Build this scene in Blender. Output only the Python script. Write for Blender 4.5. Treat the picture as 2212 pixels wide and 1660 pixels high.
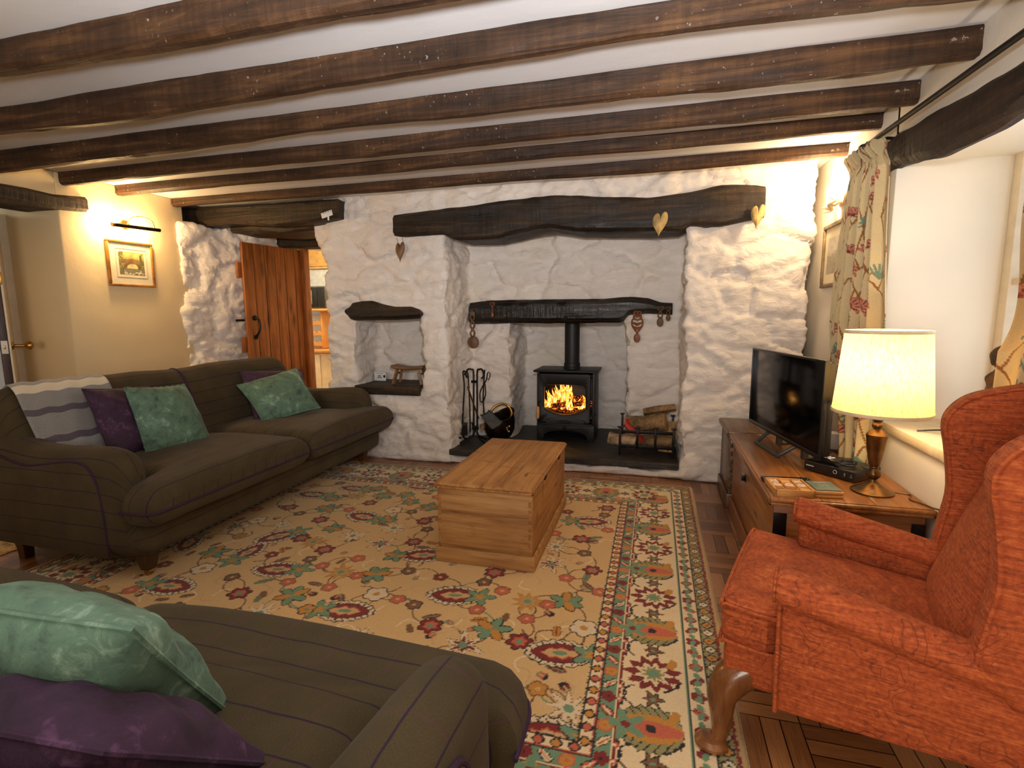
import bpy, bmesh, math, random
import numpy as np
from mathutils import Matrix, Vector
random.seed(7); rng = np.random.default_rng(7)
PI = math.pi; R = math.radians
for o in list(bpy.data.objects): bpy.data.objects.remove(o, do_unlink=True)
sc = bpy.context.scene; COL = sc.collection

# ------------------------------------------------------------------ camera
FPX, PITCH, YAW, ROLL, HCAM = 1120.92, 0.13561, 0.26913, -0.007865, 1.25
CAM = np.array([0.0, 0.0, HCAM])
_c, _s = math.cos(YAW), math.sin(YAW)
_f = np.array([-_s, _c, 0.]); _r = np.array([_c, _s, 0.]); _u = np.array([0, 0, 1.])
_f2 = _f*math.cos(PITCH)-_u*math.sin(PITCH); _u2 = _u*math.cos(PITCH)+_f*math.sin(PITCH)
CR = _r*math.cos(ROLL)+_u2*math.sin(ROLL); CU = _u2*math.cos(ROLL)-_r*math.sin(ROLL); CF = _f2
cd = bpy.data.cameras.new('camera'); cam = bpy.data.objects.new('camera', cd); COL.objects.link(cam)
cd.sensor_width = 36; cd.lens = FPX/2212*36; cd.clip_start = 0.02; cd.clip_end = 100
cam.matrix_world = Matrix(((CR[0], CU[0], -CF[0], 0), (CR[1], CU[1], -CF[1], 0), (CR[2], CU[2], -CF[2], HCAM), (0, 0, 0, 1)))
sc.camera = cam
# the place as measured: a pixel of the photograph meets a plane of the room
def _ray(px, py): return CR*(px-1106)/FPX-CU*(py-830)/FPX+CF
def atZ(px, py, z): d = _ray(px, py); return CAM+d*(z-HCAM)/d[2]
def atY(px, py, y): d = _ray(px, py); return CAM+d*y/d[1]
def atX(px, py, x): d = _ray(px, py); return CAM+d*x/d[0]

# ------------------------------------------------------------------ world, exposure, large lights
def lin(c):
    c = np.asarray(c, float)/255.
    return np.where(c <= .04045, c/12.92, ((c+.055)/1.055)**2.4)
def rgba(c): return (*[float(x) for x in lin(c)], 1.)
sc.view_settings.view_transform = 'Standard'; sc.view_settings.look = 'None'
sc.view_settings.gamma = 1; sc.view_settings.use_curve_mapping = False
sc.view_settings.exposure = 0.62
w = bpy.data.worlds.new('overcast_sky'); sc.world = w; w.use_nodes = True
w.node_tree.nodes['Background'].inputs[0].default_value = (0.75, 0.86, 1.0, 1); w.node_tree.nodes['Background'].inputs[1].default_value = 0.6
sc.cycles.use_denoising = True; sc.cycles.use_adaptive_sampling = True; sc.cycles.adaptive_threshold = .02
sc.cycles.max_bounces = 8; sc.cycles.diffuse_bounces = 4; sc.cycles.glossy_bounces = 3; sc.cycles.transmission_bounces = 4
sc.cycles.sample_clamp_indirect = 4.0; sc.cycles.caustics_reflective = False; sc.cycles.caustics_refractive = False
def light(name, kind, loc, energy, color, size=.1, size_y=None, aim=None, spread=None):
    l = bpy.data.lights.new(name, kind); l.energy = energy; l.color = color
    if kind == 'AREA':
        l.size = size
        if size_y: l.shape = 'RECTANGLE'; l.size_y = size_y
        if spread: l.spread = spread
    else: l.shadow_soft_size = size
    o = bpy.data.objects.new(name, l); COL.objects.link(o); o.location = loc
    if aim is not None:
        d = Vector(aim)-Vector(loc); o.rotation_euler = d.to_track_quat('-Z', 'Y').to_euler()
    return o
WARM = (1.0, 0.62, 0.27)
# warm fill light added behind the camera to brighten the room
light('added_rear_fill', 'AREA', (-0.7, -1.55, 1.22), 34, (1.0, 0.88, 0.74), 1.25, 1.0, (-0.9, 3.0, 1.1))
# the photographer's flash beside the camera, thrown up and forward under the beams
f_ = light('camera_flash', 'SPOT', (0.0, 0.22, 1.50), 150, (0.93, 0.95, 1.0), .05, aim=(-0.8, 2.4, 2.95)); f_.data.spot_size = R(126); f_.data.spot_blend = 1.0
# daylight through the window in the right-hand wall
light('side_window_daylight', 'AREA', (1.60, 2.0, 1.32), 7, (0.9, 0.93, 1.0), 0.9, 1.0, (0.0, 2.1, 1.2))

# ------------------------------------------------------------------ noise
def _h(ix, iy, iz, s):
    n = (ix.astype(np.int64)*73856093) ^ (iy.astype(np.int64)*19349663) ^ (iz.astype(np.int64)*83492791) ^ (s*2654435761)
    n = n & 0xffffffff; n = ((n ^ (n >> 16))*0x45d9f3b) & 0xffffffff; n = ((n ^ (n >> 16))*0x45d9f3b) & 0xffffffff
    return ((n ^ (n >> 16)) & 0xffffff)/float(0xffffff)
def vn(P, sc_=1., seed=0):
    P = np.asarray(P, float)*sc_; i = np.floor(P).astype(np.int64); f = P-i; f = f*f*(3-2*f); o = 0
    for dx in (0, 1):
        for dy in (0, 1):
            for dz in (0, 1):
                wt = (f[:, 0] if dx else 1-f[:, 0])*(f[:, 1] if dy else 1-f[:, 1])*(f[:, 2] if dz else 1-f[:, 2])
                o = o+wt*_h(i[:, 0]+dx, i[:, 1]+dy, i[:, 2]+dz, seed)
    return o*2-1
def fbm(P, sc_=1., oc=4, seed=0):
    a, o, t = 1., 0., 0.
    for k in range(oc): o = o+a*vn(P, sc_*2**k, seed+k*17); t += a; a *= .5
    return o/t
def worley(P, seed=0):
    i = np.floor(P).astype(np.int64); f1 = np.full(len(P), 9.); f2 = f1.copy(); hid = np.zeros(len(P)); ctr = np.zeros_like(P)
    for dx in (-1, 0, 1):
        for dy in (-1, 0, 1):
            for dz in (-1, 0, 1):
                c = i+np.array([dx, dy, dz])
                q = c+.5+.42*(2*np.stack([_h(c[:, 0], c[:, 1], c[:, 2], seed+k) for k in (1, 2, 3)], 1)-1)
                d = np.linalg.norm(P-q, axis=1); m = d < f1
                f2 = np.where(m, f1, np.minimum(f2, d)); hid = np.where(m, _h(c[:, 0], c[:, 1], c[:, 2], seed+9), hid)
                ctr = np.where(m[:, None], q, ctr); f1 = np.where(m, d, f1)
    return f1, f2, hid, ctr
def sm(a, b, x): t = np.clip((x-a)/(b-a), 0, 1); return t*t*(3-2*t)
def interp(pts, x): pts = np.asarray(pts, float); return np.interp(x, pts[:, 0], pts[:, 1])
def spl(pts, n):
    """Catmull-Rom through pts, n samples."""
    p = np.asarray(pts, float); p = np.vstack([2*p[0]-p[1], p, 2*p[-1]-p[-2]]); m = len(p)-3
    t = np.linspace(0, m-1e-9, n); i = t.astype(int); f = (t-i)[:, None]
    a, b, c, d = p[i], p[i+1], p[i+2], p[i+3]
    return .5*(2*b+(c-a)*f+(2*a-5*b+4*c-d)*f**2+(3*b-a-3*c+d)*f**3)

# ------------------------------------------------------------------ mesh building
class MB:
    def __init__(s): s.v = []; s.f = []; s.uv = []
    def add(s, V, F, UV=None):
        b = len(s.v); s.v.extend([tuple(map(float, p)) for p in V])
        for k, f in enumerate(F):
            s.f.append([b+i for i in f])
            s.uv.append([tuple(q) for q in UV[k]] if UV is not None else None)
        return s
    def loft(s, rings, closed=True, cap=True, us=None, flip=False, vs=None):
        rg = np.asarray(rings, float); n, k = rg.shape[:2]
        if us is None:
            c = rg.mean(1); us = np.concatenate([[0], np.cumsum(np.linalg.norm(np.diff(c, axis=0), axis=1))])
        ref = rg[n//2]
        if vs is None: vs = np.concatenate([[0], np.cumsum(np.linalg.norm(np.diff(np.vstack([ref, ref[:1]]), axis=0), axis=1))])
        F, U = [], []
        for i in range(n-1):
            for j in range(k if closed else k-1):
                j2 = (j+1) % k
                q = [i*k+j, i*k+j2, (i+1)*k+j2, (i+1)*k+j]; u = [(us[i], vs[j]), (us[i], vs[j+1]), (us[i+1], vs[j+1]), (us[i+1], vs[j])]
                if flip: q.reverse(); u.reverse()
                F.append(q); U.append(u)
        s.add(rg.reshape(-1, 3), F, U)
        if cap and closed:
            for e, rev in ((0, True), (n-1, False)):
                q = list(range(k)); P = rg[e]
                if rev != flip: q = q[::-1]
                a = P[k//4]-P[0]; a = a/(np.linalg.norm(a)+1e-9); b = P[k//2]-P[0]; b = b-a*b.dot(a); b = b/(np.linalg.norm(b)+1e-9)
                s.add(P, [q], [[((P[i]-P[0]).dot(a), (P[i]-P[0]).dot(b)) for i in q]])
        return s
    def box(s, c, size, rot=None, bev=0.004, seg=2):
        bm = bmesh.new(); bmesh.ops.create_cube(bm, size=1.)
        for v in bm.verts: v.co = Vector((v.co.x*size[0], v.co.y*size[1], v.co.z*size[2]))
        if bev > 0: bmesh.ops.bevel(bm, geom=bm.edges[:], offset=min(bev, .45*min(size)), segments=seg, profile=.5, affect='EDGES')
        M = Matrix.Translation(Vector(tuple(map(float, c))))
        if rot is not None: M = M @ (rot if isinstance(rot, Matrix) else Matrix.Rotation(rot, 4, 'Z'))
        bm.transform(M); s.bm(bm); return s
    def bm(s, bm):
        bm.verts.index_update(); s.add([v.co[:] for v in bm.verts], [[v.index for v in f.verts] for f in bm.faces]); bm.free(); return s
    def tube(s, pts, r, k=8, closed=False, cap=True, flat=1.0):
        P = np.asarray(pts, float); n = len(P); r = np.broadcast_to(np.asarray(r, float), (n,))
        T = np.gradient(P, axis=0) if not closed else np.roll(P, -1, 0)-np.roll(P, 1, 0)
        T /= np.linalg.norm(T, axis=1)[:, None]+1e-12
        a = np.cross(T[0], [0, 0, 1.]);
        if np.linalg.norm(a) < .1: a = np.cross(T[0], [1., 0, 0])
        a /= np.linalg.norm(a); rings = []
        for i in range(n):
            a = a-T[i]*a.dot(T[i]); a /= np.linalg.norm(a)+1e-12; b = np.cross(T[i], a)
            th = np.linspace(0, 2*PI, k, endpoint=False)
            rings.append(P[i]+r[i]*(np.cos(th)[:, None]*a+flat*np.sin(th)[:, None]*b))
        if closed: rings.append(rings[0])
        return s.loft(rings, cap=cap and not closed)
    def lathe(s, prof, c=(0, 0, 0), k=24, cap=True, axis=None, sx=1., sy=1.):
        th = np.linspace(0, 2*PI, k, endpoint=False); rings = []
        for r, z in prof: rings.append(np.stack([r*sx*np.cos(th), r*sy*np.sin(th), np.full(k, z)], 1))
        rg = np.array(rings)
        if axis is not None:
            q = Vector((0, 0, 1)).rotation_difference(Vector(axis)).to_matrix(); rg = rg @ np.array(q).T
        return s.loft(rg+np.array(c), cap=cap)
    def prism(s, poly, d0, d1, axis='y', bev=0.0, seg=2):
        bm = bmesh.new(); ax = {'x': 0, 'y': 1, 'z': 2}[axis]
        def P(p, d): q = list(p); q.insert(ax, d); return q
        vs = [bm.verts.new(P(p, d0)) for p in poly]; f = bm.faces.new(vs)
        g = bmesh.ops.extrude_face_region(bm, geom=[f])
        for v in g['geom']:
            if isinstance(v, bmesh.types.BMVert): v.co[ax] = d1
        bmesh.ops.recalc_face_normals(bm, faces=bm.faces[:])
        if bev: bmesh.ops.bevel(bm, geom=bm.edges[:], offset=bev, segments=seg, profile=.5, affect='EDGES')
        return s.bm(bm)
    def xf(s, M):
        s.v = [tuple(M @ Vector(p)) for p in s.v]; return s
    def grid(s, P, uv=None, flip=False):
        n, k = P.shape[:2]; F, U = [], []
        for i in range(n-1):
            for j in range(k-1):
                q = [i*k+j, i*k+j+1, (i+1)*k+j+1, (i+1)*k+j]
                if flip: q.reverse()
                F.append(q)
                if uv is not None: U.append([tuple(uv[a//k, a % k]) for a in q])
        return s.add(P.reshape(-1, 3), F, U if uv is not None else None)
def link(o, parent=None):
    COL.objects.link(o)
    if parent is not None: o.parent = parent
    return o
def obj(name, mb, mat, parent=None, smooth=True, ang=38, kind=None, label=None, local=False, sub=0, loc=None):
    me = bpy.data.meshes.new(name); V = mb.v
    P = parent
    if P is not None and not local:
        M = Matrix.Identity(4); chain = []
        q = P
        while q is not None: chain.append(q); q = q.parent
        for q in reversed(chain): M = M @ q.matrix_basis
        inv = M.inverted(); V = [tuple(inv @ Vector(p)) for p in V]
    if loc is not None: V = [(p[0]-loc[0], p[1]-loc[1], p[2]-loc[2]) for p in V]
    me.from_pydata(V, [], mb.f)
    if any(u is not None for u in mb.uv):
        ul = me.uv_layers.new(name='UVMap'); flat = []
        for f, u in zip(mb.f, mb.uv): flat.extend(u if u is not None else [(0.031, 0.041)]*len(f))
        ul.data.foreach_set('uv', np.array(flat, np.float32).ravel())
    me.validate()
    bm = bmesh.new(); bm.from_mesh(me); bmesh.ops.recalc_face_normals(bm, faces=bm.faces[:]); bm.to_mesh(me); bm.free()
    if smooth:
        me.polygons.foreach_set('use_smooth', np.ones(len(me.polygons), bool)); me.set_sharp_from_angle(angle=R(ang))
    me.materials.append(mat); o = bpy.data.objects.new(name, me)
    if loc is not None: o.location = loc
    link(o, parent)
    if sub:
        m = o.modifiers.new('sub', 'SUBSURF'); m.levels = sub; m.render_levels = sub
    if kind: o['kind'] = kind
    if label: o['label'] = label
    return o
def tag(o, label, cat, group=None, kind=None):
    o['label'] = label; o['category'] = cat
    if group: o['group'] = group
    if kind: o['kind'] = kind
    return o
def thing(name, label, cat, loc=(0, 0, 0), rotz=0, group=None, kind=None):
    o = bpy.data.objects.new(name, None); COL.objects.link(o); o.empty_display_size = .05
    o.location = tuple(map(float, loc)); o.rotation_euler = (0, 0, rotz); tag(o, label, cat, group, kind); return o
def vcol(o, arr, name='Col'):
    a = o.data.color_attributes.new(name, 'FLOAT_COLOR', 'POINT'); c = np.ones((len(arr), 4), np.float32); c[:, :3] = arr
    a.data.foreach_set('color', c.ravel())
# ------------------------------------------------------------------ materials
class NT:
    def __init__(s, name):
        s.m = bpy.data.materials.new(name); s.m.use_nodes = True; s.t = s.m.node_tree
        s.b = s.t.nodes['Principled BSDF']; s.out = s.t.nodes['Material Output']
    def n(s, ty, **kw):
        x = s.t.nodes.new(ty)
        for k, v in kw.items():
            if k.startswith('i_'):
                key = k[2:].replace('_', ' '); s.set(x.inputs[int(key) if key.isdigit() else key], v)
            else: setattr(x, k, v)
        return x
    def set(s, inp, v):
        if isinstance(v, bpy.types.NodeSocket): s.t.links.new(v, inp)
        else: inp.default_value = v
    def math(s, op, a, b=None, c=None):
        x = s.n('ShaderNodeMath', operation=op); s.set(x.inputs[0], a)
        if b is not None: s.set(x.inputs[1], b)
        if c is not None: s.set(x.inputs[2], c)
        return x.outputs[0]
    def co(s, out='Object', scale=(1, 1, 1), rot=(0, 0, 0), loc=(0, 0, 0)):
        c = s.n('ShaderNodeTexCoord'); m = s.n('ShaderNodeMapping'); s.t.links.new(c.outputs[out], m.inputs[0])
        m.inputs['Scale'].default_value = scale; m.inputs['Rotation'].default_value = rot; m.inputs['Location'].default_value = loc
        return m.outputs[0]
    def noise(s, vec, scale=5., detail=4., rough=.55, dist=0., out='Fac'):
        x = s.n('ShaderNodeTexNoise'); s.set(x.inputs['Vector'], vec)
        for k, v in (('Scale', scale), ('Detail', detail), ('Roughness', rough), ('Distortion', dist)): x.inputs[k].default_value = v
        return x.outputs[out]
    def ramp(s, fac, stops, interp='LINEAR'):
        x = s.n('ShaderNodeValToRGB'); s.set(x.inputs[0], fac); e = x.color_ramp.elements; x.color_ramp.interpolation = interp
        while len(e) < len(stops): e.new(.5)
        for k, (p, c) in enumerate(stops): e[k].position = p; e[k].color = c if len(c) == 4 else rgba(c)
        return x.outputs[0]
    def mix(s, fac, a, b, mode='MIX'):
        x = s.n('ShaderNodeMix', data_type='RGBA', blend_type=mode); s.set(x.inputs[0], fac); s.set(x.inputs[6], a); s.set(x.inputs[7], b); return x.outputs[2]
    def bump(s, h, strength=.3, dist=.01, prev=None):
        x = s.n('ShaderNodeBump'); s.set(x.inputs['Height'], h); x.inputs['Strength'].default_value = strength; x.inputs['Distance'].default_value = dist
        if prev is not None: s.set(x.inputs['Normal'], prev)
        s.t.links.new(x.outputs[0], s.b.inputs['Normal']); return x.outputs[0]
    def fin(s, color=None, rough=.6, **kw):
        if color is not None: s.set(s.b.inputs['Base Color'], color)
        s.set(s.b.inputs['Roughness'], rough)
        for k, v in kw.items(): s.set(s.b.inputs[k.replace('_', ' ')], v)
        return s.m
def plain(name, c, rough=.6, metal=0., bump=None, var=.08, **kw):
    t = NT(name); v = t.co(); f = t.noise(v, 14., 3.)
    c = np.array(c, float)
    col = t.ramp(f, [(.3, np.clip(c*(1-var), 0, 255)), (.7, np.clip(c*(1+var), 0, 255))])
    if bump: t.bump(t.noise(v, bump[0], 3.), bump[1], bump[2])
    return t.fin(col, rough, Metallic=metal, **kw)
def wood(name, dark, mid, light_, axis='x', scale=1., rough=.5, knots=0., bump=.25, streak=1., coat=0., stain=None):
    t = NT(name); st = {'x': (.6, 9, 9), 'y': (9, .6, 9), 'z': (9, 9, .6)}[axis]
    v = t.co(scale=tuple(a*scale for a in st)); g = t.noise(v, 3.2, 6., .62, .6)
    v2 = t.co(scale=tuple(a*scale*4 for a in st)); g2 = t.noise(v2, 4., 3., .6)
    f = t.math('ADD', t.math('MULTIPLY', g, .75), t.math('MULTIPLY', g2, .25*streak))
    col = t.ramp(f, [(.30, dark), (.47, mid), (.66, light_)])
    big = t.noise(t.co(scale=(1.3*scale,)*3), 2.3, 3.)
    col = t.mix(t.math('MULTIPLY', t.math('SUBTRACT', big, .35), .9), col, rgba(np.array(dark)), 'MIX')
    if knots:
        ks = {'x': (1.2, 5, 5), 'y': (5, 1.2, 5), 'z': (5, 5, 1.2)}[axis]
        vo = t.n('ShaderNodeTexVoronoi'); t.set(vo.inputs['Vector'], t.co(scale=tuple(a*scale for a in ks))); vo.inputs['Scale'].default_value = 1.5
        k = t.ramp(vo.outputs['Distance'], [(.03, (0, 0, 0, 1)), (.16*knots+.05, (1, 1, 1, 1))])
        col = t.mix(k, rgba(np.array(dark)*.55), col)
    if stain is not None:
        sv = t.noise(t.co(scale=(2.2, 5.0, 3.0), loc=(.3, .1, .7)), 2.6, 5., .65)
        col = t.mix(t.ramp(sv, [(.58, (0, 0, 0, 1)), (.72, (.8, .8, .8, 1))]), col, rgba(stain))
    t.bump(f, bump, .006)
    return t.fin(col, t.ramp(g2, [(.3, (rough*.8,)*3+(1,)), (.7, (min(1, rough*1.2),)*3+(1,))]), Coat_Weight=coat)
M = {}
def beam_mat(name, d, m, l, axis, rough):
    t = NT(name); st = {'x': (.5, 8, 8), 'y': (8, .5, 8)}[axis]
    g = t.noise(t.co(scale=st), 3.0, 7., .65, .8); big = t.noise(t.co(scale=(1.1, 3, 3) if axis == 'x' else (3, 1.1, 3)), 2.1, 5., .6)
    cross = t.noise(t.co(scale=(14, 3, 2.0) if axis == 'x' else (3, 14, 2.0)), 2.5, 4., .6)
    f = t.math('ADD', t.math('MULTIPLY', g, .5), t.math('ADD', t.math('MULTIPLY', big, .35), t.math('MULTIPLY', cross, .15)))
    col = t.ramp(f, [(.36, d), (.5, m), (.66, l)])
    wv = t.n('ShaderNodeTexVoronoi'); t.set(wv.inputs['Vector'], t.co(scale=(5, 9, 9))); wv.inputs['Scale'].default_value = 2.0
    spk = t.noise(t.co(), 60., 2., .6); spk = t.ramp(spk, [(.66, (0, 0, 0, 1)), (.71, (1, 1, 1, 1))])
    patch = t.ramp(t.noise(t.co(scale=(1.5, 3, 3)), 2.0, 2.), [(.5, (0, 0, 0, 1)), (.62, (1, 1, 1, 1))])
    col = t.mix(t.math('MULTIPLY', t.math('MULTIPLY', spk, patch), .5 if name == 'stained_oak' else .08), col, rgba((205, 195, 180)))
    b = t.bump(t.math('ADD', g, t.math('MULTIPLY', cross, .6)), .55, .012)
    return t.fin(col, t.ramp(big, [(.3, (rough*.75,)*3+(1,)), (.7, (min(rough*1.3, 1),)*3+(1,))]), Coat_Weight=.0, Specular_IOR_Level=.35)
M['beam'] = beam_mat('stained_oak', (28, 17, 10), (64, 41, 23), (112, 78, 46), 'x', .62)
M['lintel'] = beam_mat('blackened_oak', (16, 12, 9), (38, 28, 20), (78, 58, 34), 'x', .55)
M['lintel_y'] = beam_mat('blackened_oak_side', (15, 11, 8), (36, 25, 18), (70, 50, 34), 'y', .65)
M['lintel_gloss'] = beam_mat('varnished_black_oak', (13, 10, 8), (30, 23, 18), (58, 45, 32), 'x', .26)
def stone():
    t = NT('limewashed_stone'); v = t.co()
    a = t.noise(t.co(scale=(1, 1, 1.7)), 8., 8., .66, .9); b = t.noise(v, 42., 4., .6); big = t.noise(v, 1.6, 3.)
    col = t.ramp(big, [(.3, (232, 219, 207)), (.55, (240, 230, 220)), (.75, (236, 223, 204))])
    col = t.mix(t.math('MULTIPLY', t.ramp(a, [(.25, (1, 1, 1, 1)), (.42, (0, 0, 0, 1))]), .22), col, rgba((196, 180, 164)))
    n1 = t.bump(a, .75, .03); t.bump(b, .35, .006, n1)
    return t.fin(col, .62)
M['stone'] = stone()
def plaster(name, c, bs=.12):
    t = NT(name); v = t.co(); a = t.noise(v, 3.5, 5., .6); b = t.noise(v, 55., 3.)
    c = np.array(c, float); col = t.ramp(t.noise(v, 1.2, 3.), [(.3, c*.965), (.7, np.minimum(c*1.02, 255))])
    n1 = t.bump(a, bs, .04); t.bump(b, .12, .003, n1)
    return t.fin(col, .75)
M['plaster'] = plaster('cream_plaster', (236, 226, 208)); M['ceiling'] = plaster('white_ceiling_plaster', (236, 233, 230), .06)
M['cream'] = plaster('warm_cream_plaster', (232, 208, 162)); M['white'] = plaster('white_plaster', (240, 236, 232))
def parquet():
    t = NT('basket_weave_parquet'); c = t.n('ShaderNodeTexCoord').outputs['Object']; x = t.n('ShaderNodeSeparateXYZ'); t.set(x.inputs[0], c)
    S, K = .23, 4.0
    fx, fy = t.math('DIVIDE', x.outputs[0], S), t.math('DIVIDE', x.outputs[1], S)
    bx, by = t.math('FLOOR', fx), t.math('FLOOR', fy)
    par = t.math('MODULO', t.math('ABSOLUTE', t.math('ADD', bx, by)), 2.)
    par = t.math('GREATER_THAN', par, .5)
    lx, ly = t.math('FRACT', fx), t.math('FRACT', fy)
    a = t.math('ADD', t.math('MULTIPLY', lx, par), t.math('MULTIPLY', ly, t.math('SUBTRACT', 1., par)))   # across the strips
    l = t.math('ADD', t.math('MULTIPLY', ly, par), t.math('MULTIPLY', lx, t.math('SUBTRACT', 1., par)))
    sa = t.math('MULTIPLY', a, K); si = t.math('FLOOR', sa); sf = t.math('FRACT', sa)
    gap = t.math('MAXIMUM', t.math('GREATER_THAN', t.math('ABSOLUTE', t.math('SUBTRACT', sf, .5)), .468), t.math('GREATER_THAN', t.math('ABSOLUTE', t.math('SUBTRACT', l, .5)), .492))
    cv = t.n('ShaderNodeCombineXYZ'); t.set(cv.inputs[0], bx); t.set(cv.inputs[1], by); t.set(cv.inputs[2], si)
    wn = t.n('ShaderNodeTexWhiteNoise'); t.set(wn.inputs['Vector'], cv.outputs[0])
    gv = t.n('ShaderNodeCombineXYZ'); t.set(gv.inputs[0], t.math('MULTIPLY', l, .9)); t.set(gv.inputs[1], t.math('MULTIPLY', a, 14.)); t.set(gv.inputs[2], t.math('MULTIPLY', wn.outputs[0], 40.))
    g = t.noise(gv.outputs[0], 2.6, 5., .65, .7)
    f = t.math('ADD', t.math('MULTIPLY', g, .6), t.math('MULTIPLY', wn.outputs[0], .4))
    col = t.ramp(f, [(.25, (98, 58, 32)), (.5, (146, 96, 56)), (.78, (180, 126, 78))])
    col = t.mix(gap, col, rgba((26, 16, 10)))
    t.bump(t.math('SUBTRACT', t.math('MULTIPLY', g, .25), gap), .35, .004)
    return t.fin(col, .32, Coat_Weight=.25, Coat_Roughness=.3)
M['parquet'] = parquet()
def tweed(name, base, line, pink, pinkamt):
    t = NT(name); uv = t.co('UV'); x = t.n('ShaderNodeSeparateXYZ'); t.set(x.inputs[0], uv)
    wob = t.noise(t.co('UV', (5, 5, 5)), 1.6, 2.)
    vv = t.math('ADD', t.math('ADD', x.outputs[1], .045), t.math('MULTIPLY', wob, .010))
    uu = t.math('ADD', x.outputs[0], t.math('MULTIPLY', wob, .008))
    lv = t.math('LESS_THAN', t.math('FRACT', t.math('DIVIDE', vv, .082)), .055)
    lu = t.math('LESS_THAN', t.math('FRACT', t.math('DIVIDE', uu, .118)), .034)
    fine = t.noise(t.co('UV', (260, 900, 1), (0, 0, .7)), 1., 2.); big = t.noise(t.co('UV', (3, 3, 3)), 2., 3.)
    b = np.array(base, float)
    col = t.ramp(t.math('ADD', t.math('MULTIPLY', fine, .6), t.math('MULTIPLY', big, .4)), [(.3, b*.8), (.5, b), (.72, b*1.25)])
    col = t.mix(t.math('MULTIPLY', lu, pinkamt), col, rgba(pink)); col = t.mix(t.math('MULTIPLY', lv, .85), col, rgba(line))
    t.bump(fine, .25, .002)
    return t.fin(col, .95, Sheen_Weight=.06, Sheen_Roughness=.5, Specular_IOR_Level=.2)
M['tweed'] = tweed('olive_check_tweed', (72, 62, 42), (44, 30, 52), (98, 50, 80), .38)
M['piping'] = plain('purple_velvet_piping', (84, 34, 92), .7, Sheen_Weight=.3)
def velvet(name, c, hi, sc_=5.):
    t = NT(name); v = t.co(); a = t.noise(v, sc_, 4., .6, .8); m_ = t.noise(v, sc_*5, 5., .65, .6); b = t.noise(v, 190., 2.)
    f = t.math('ADD', t.math('MULTIPLY', a, .5), t.math('MULTIPLY', m_, .5))
    c = np.array(c, float); col = t.ramp(f, [(.36, c*.68), (.47, c), (.54, c*1.08), (.64, hi)])
    t.bump(t.math('ADD', f, t.math('MULTIPLY', b, .12)), .45, .014)
    return t.fin(col, .8, Sheen_Weight=.28, Sheen_Roughness=.3, Sheen_Tint=rgba(np.array(hi, float)*.5+110))
M['green'] = velvet('sea_green_crushed_velvet', (88, 118, 100), (146, 176, 156)); M['purple'] = velvet('plum_crushed_velvet', (54, 30, 55), (108, 72, 110))
M['piping'] = plain('purple_velvet_piping', (52, 22, 56), .8)
def chenille():
    t = NT('rust_damask_chenille'); v = t.co()
    sv = t.co(scale=(1, 1, 1)); d = t.noise(sv, 9., 2., .5, out='Color')
    wv = t.mix(.13, sv, d)
    vo = t.n('ShaderNodeTexVoronoi', feature='SMOOTH_F1'); t.set(vo.inputs['Vector'], wv); vo.inputs['Scale'].default_value = 13.; vo.inputs['Smoothness'].default_value = .2
    rg = t.math('ABSOLUTE', t.math('SUBTRACT', t.math('FRACT', t.math('MULTIPLY', vo.outputs['Distance'], 5.2)), .5))
    ln = t.ramp(rg, [(.03, (1, 1, 1, 1)), (.09, (0, 0, 0, 1))]); gate = t.ramp(t.noise(v, 6., 2.), [(.44, (0, 0, 0, 1)), (.54, (1, 1, 1, 1))])
    ln = t.math('MULTIPLY', ln, gate)
    st = t.noise(t.co(scale=(16, 16, 190)), 1., 4., .65); st2 = t.noise(v, 90., 3.)
    f = t.math('ADD', t.math('MULTIPLY', st, .6), t.math('MULTIPLY', st2, .4))
    col = t.ramp(f, [(.30, (106, 42, 15)), (.5, (168, 74, 29)), (.70, (206, 110, 54))])
    col = t.mix(t.math('MULTIPLY', ln, .42), col, rgba((78, 28, 14)))
    t.bump(t.math('SUBTRACT', f, t.math('MULTIPLY', ln, .5)), .45, .005)
    return t.fin(col, .85, Sheen_Weight=.12, Sheen_Roughness=.4, Sheen_Tint=rgba((230, 150, 90)))
M['rust'] = chenille()
M['oldpine'] = wood('scrubbed_pine', (112, 70, 34), (172, 118, 62), (202, 150, 88), 'y', 1., .6, .25, .25, stain=(96, 58, 28))
M['oldpine_x'] = wood('scrubbed_pine_end', (122, 82, 44), (182, 132, 78), (208, 164, 106), 'x', 1., .65, .2, .25, stain=(128, 88, 48))
M['chestpine'] = wood('waxed_pine', (84, 46, 18), (150, 92, 40), (186, 124, 60), 'y', .9, .38, .4, .2, coat=.2)
M['chestpine_x'] = wood('waxed_pine_end', (78, 40, 16), (140, 82, 36), (178, 114, 54), 'x', .9, .4, .6, .25, coat=.2)
M['darkchest'] = wood('dark_stained_pine', (44, 26, 14), (84, 54, 28), (112, 76, 42), 'y', .9, .4, .2, .2, coat=.2)
M['doorpine'] = wood('honey_pine', (96, 48, 14), (158, 90, 34), (188, 116, 50), 'z', 1.3, .5, 1.5, .2, streak=.7)
M['legwood'] = wood('turned_walnut', (92, 52, 24), (136, 84, 42), (164, 108, 58), 'z', .6, .3, 0, .05, streak=.5, coat=.4)
M['sofaleg'] = wood('dark_beech', (40, 22, 12), (70, 42, 24), (96, 60, 36), 'z', 1., .35, 0, .1)
M['darkpost'] = wood('dark_painted_edge', (34, 20, 16), (62, 38, 28), (92, 62, 46), 'z', 1., .5, 0, .2)
M['slate'] = plain('hearth_slate', (44, 40, 36), .55, bump=(9., .5, .02), var=.35)
M['iron'] = plain('black_wrought_iron', (26, 24, 23), .42, .6, bump=(60., .2, .003))
M['castiron'] = plain('matt_black_cast_iron', (34, 33, 33), .5, .3, bump=(180., .08, .002))
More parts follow.
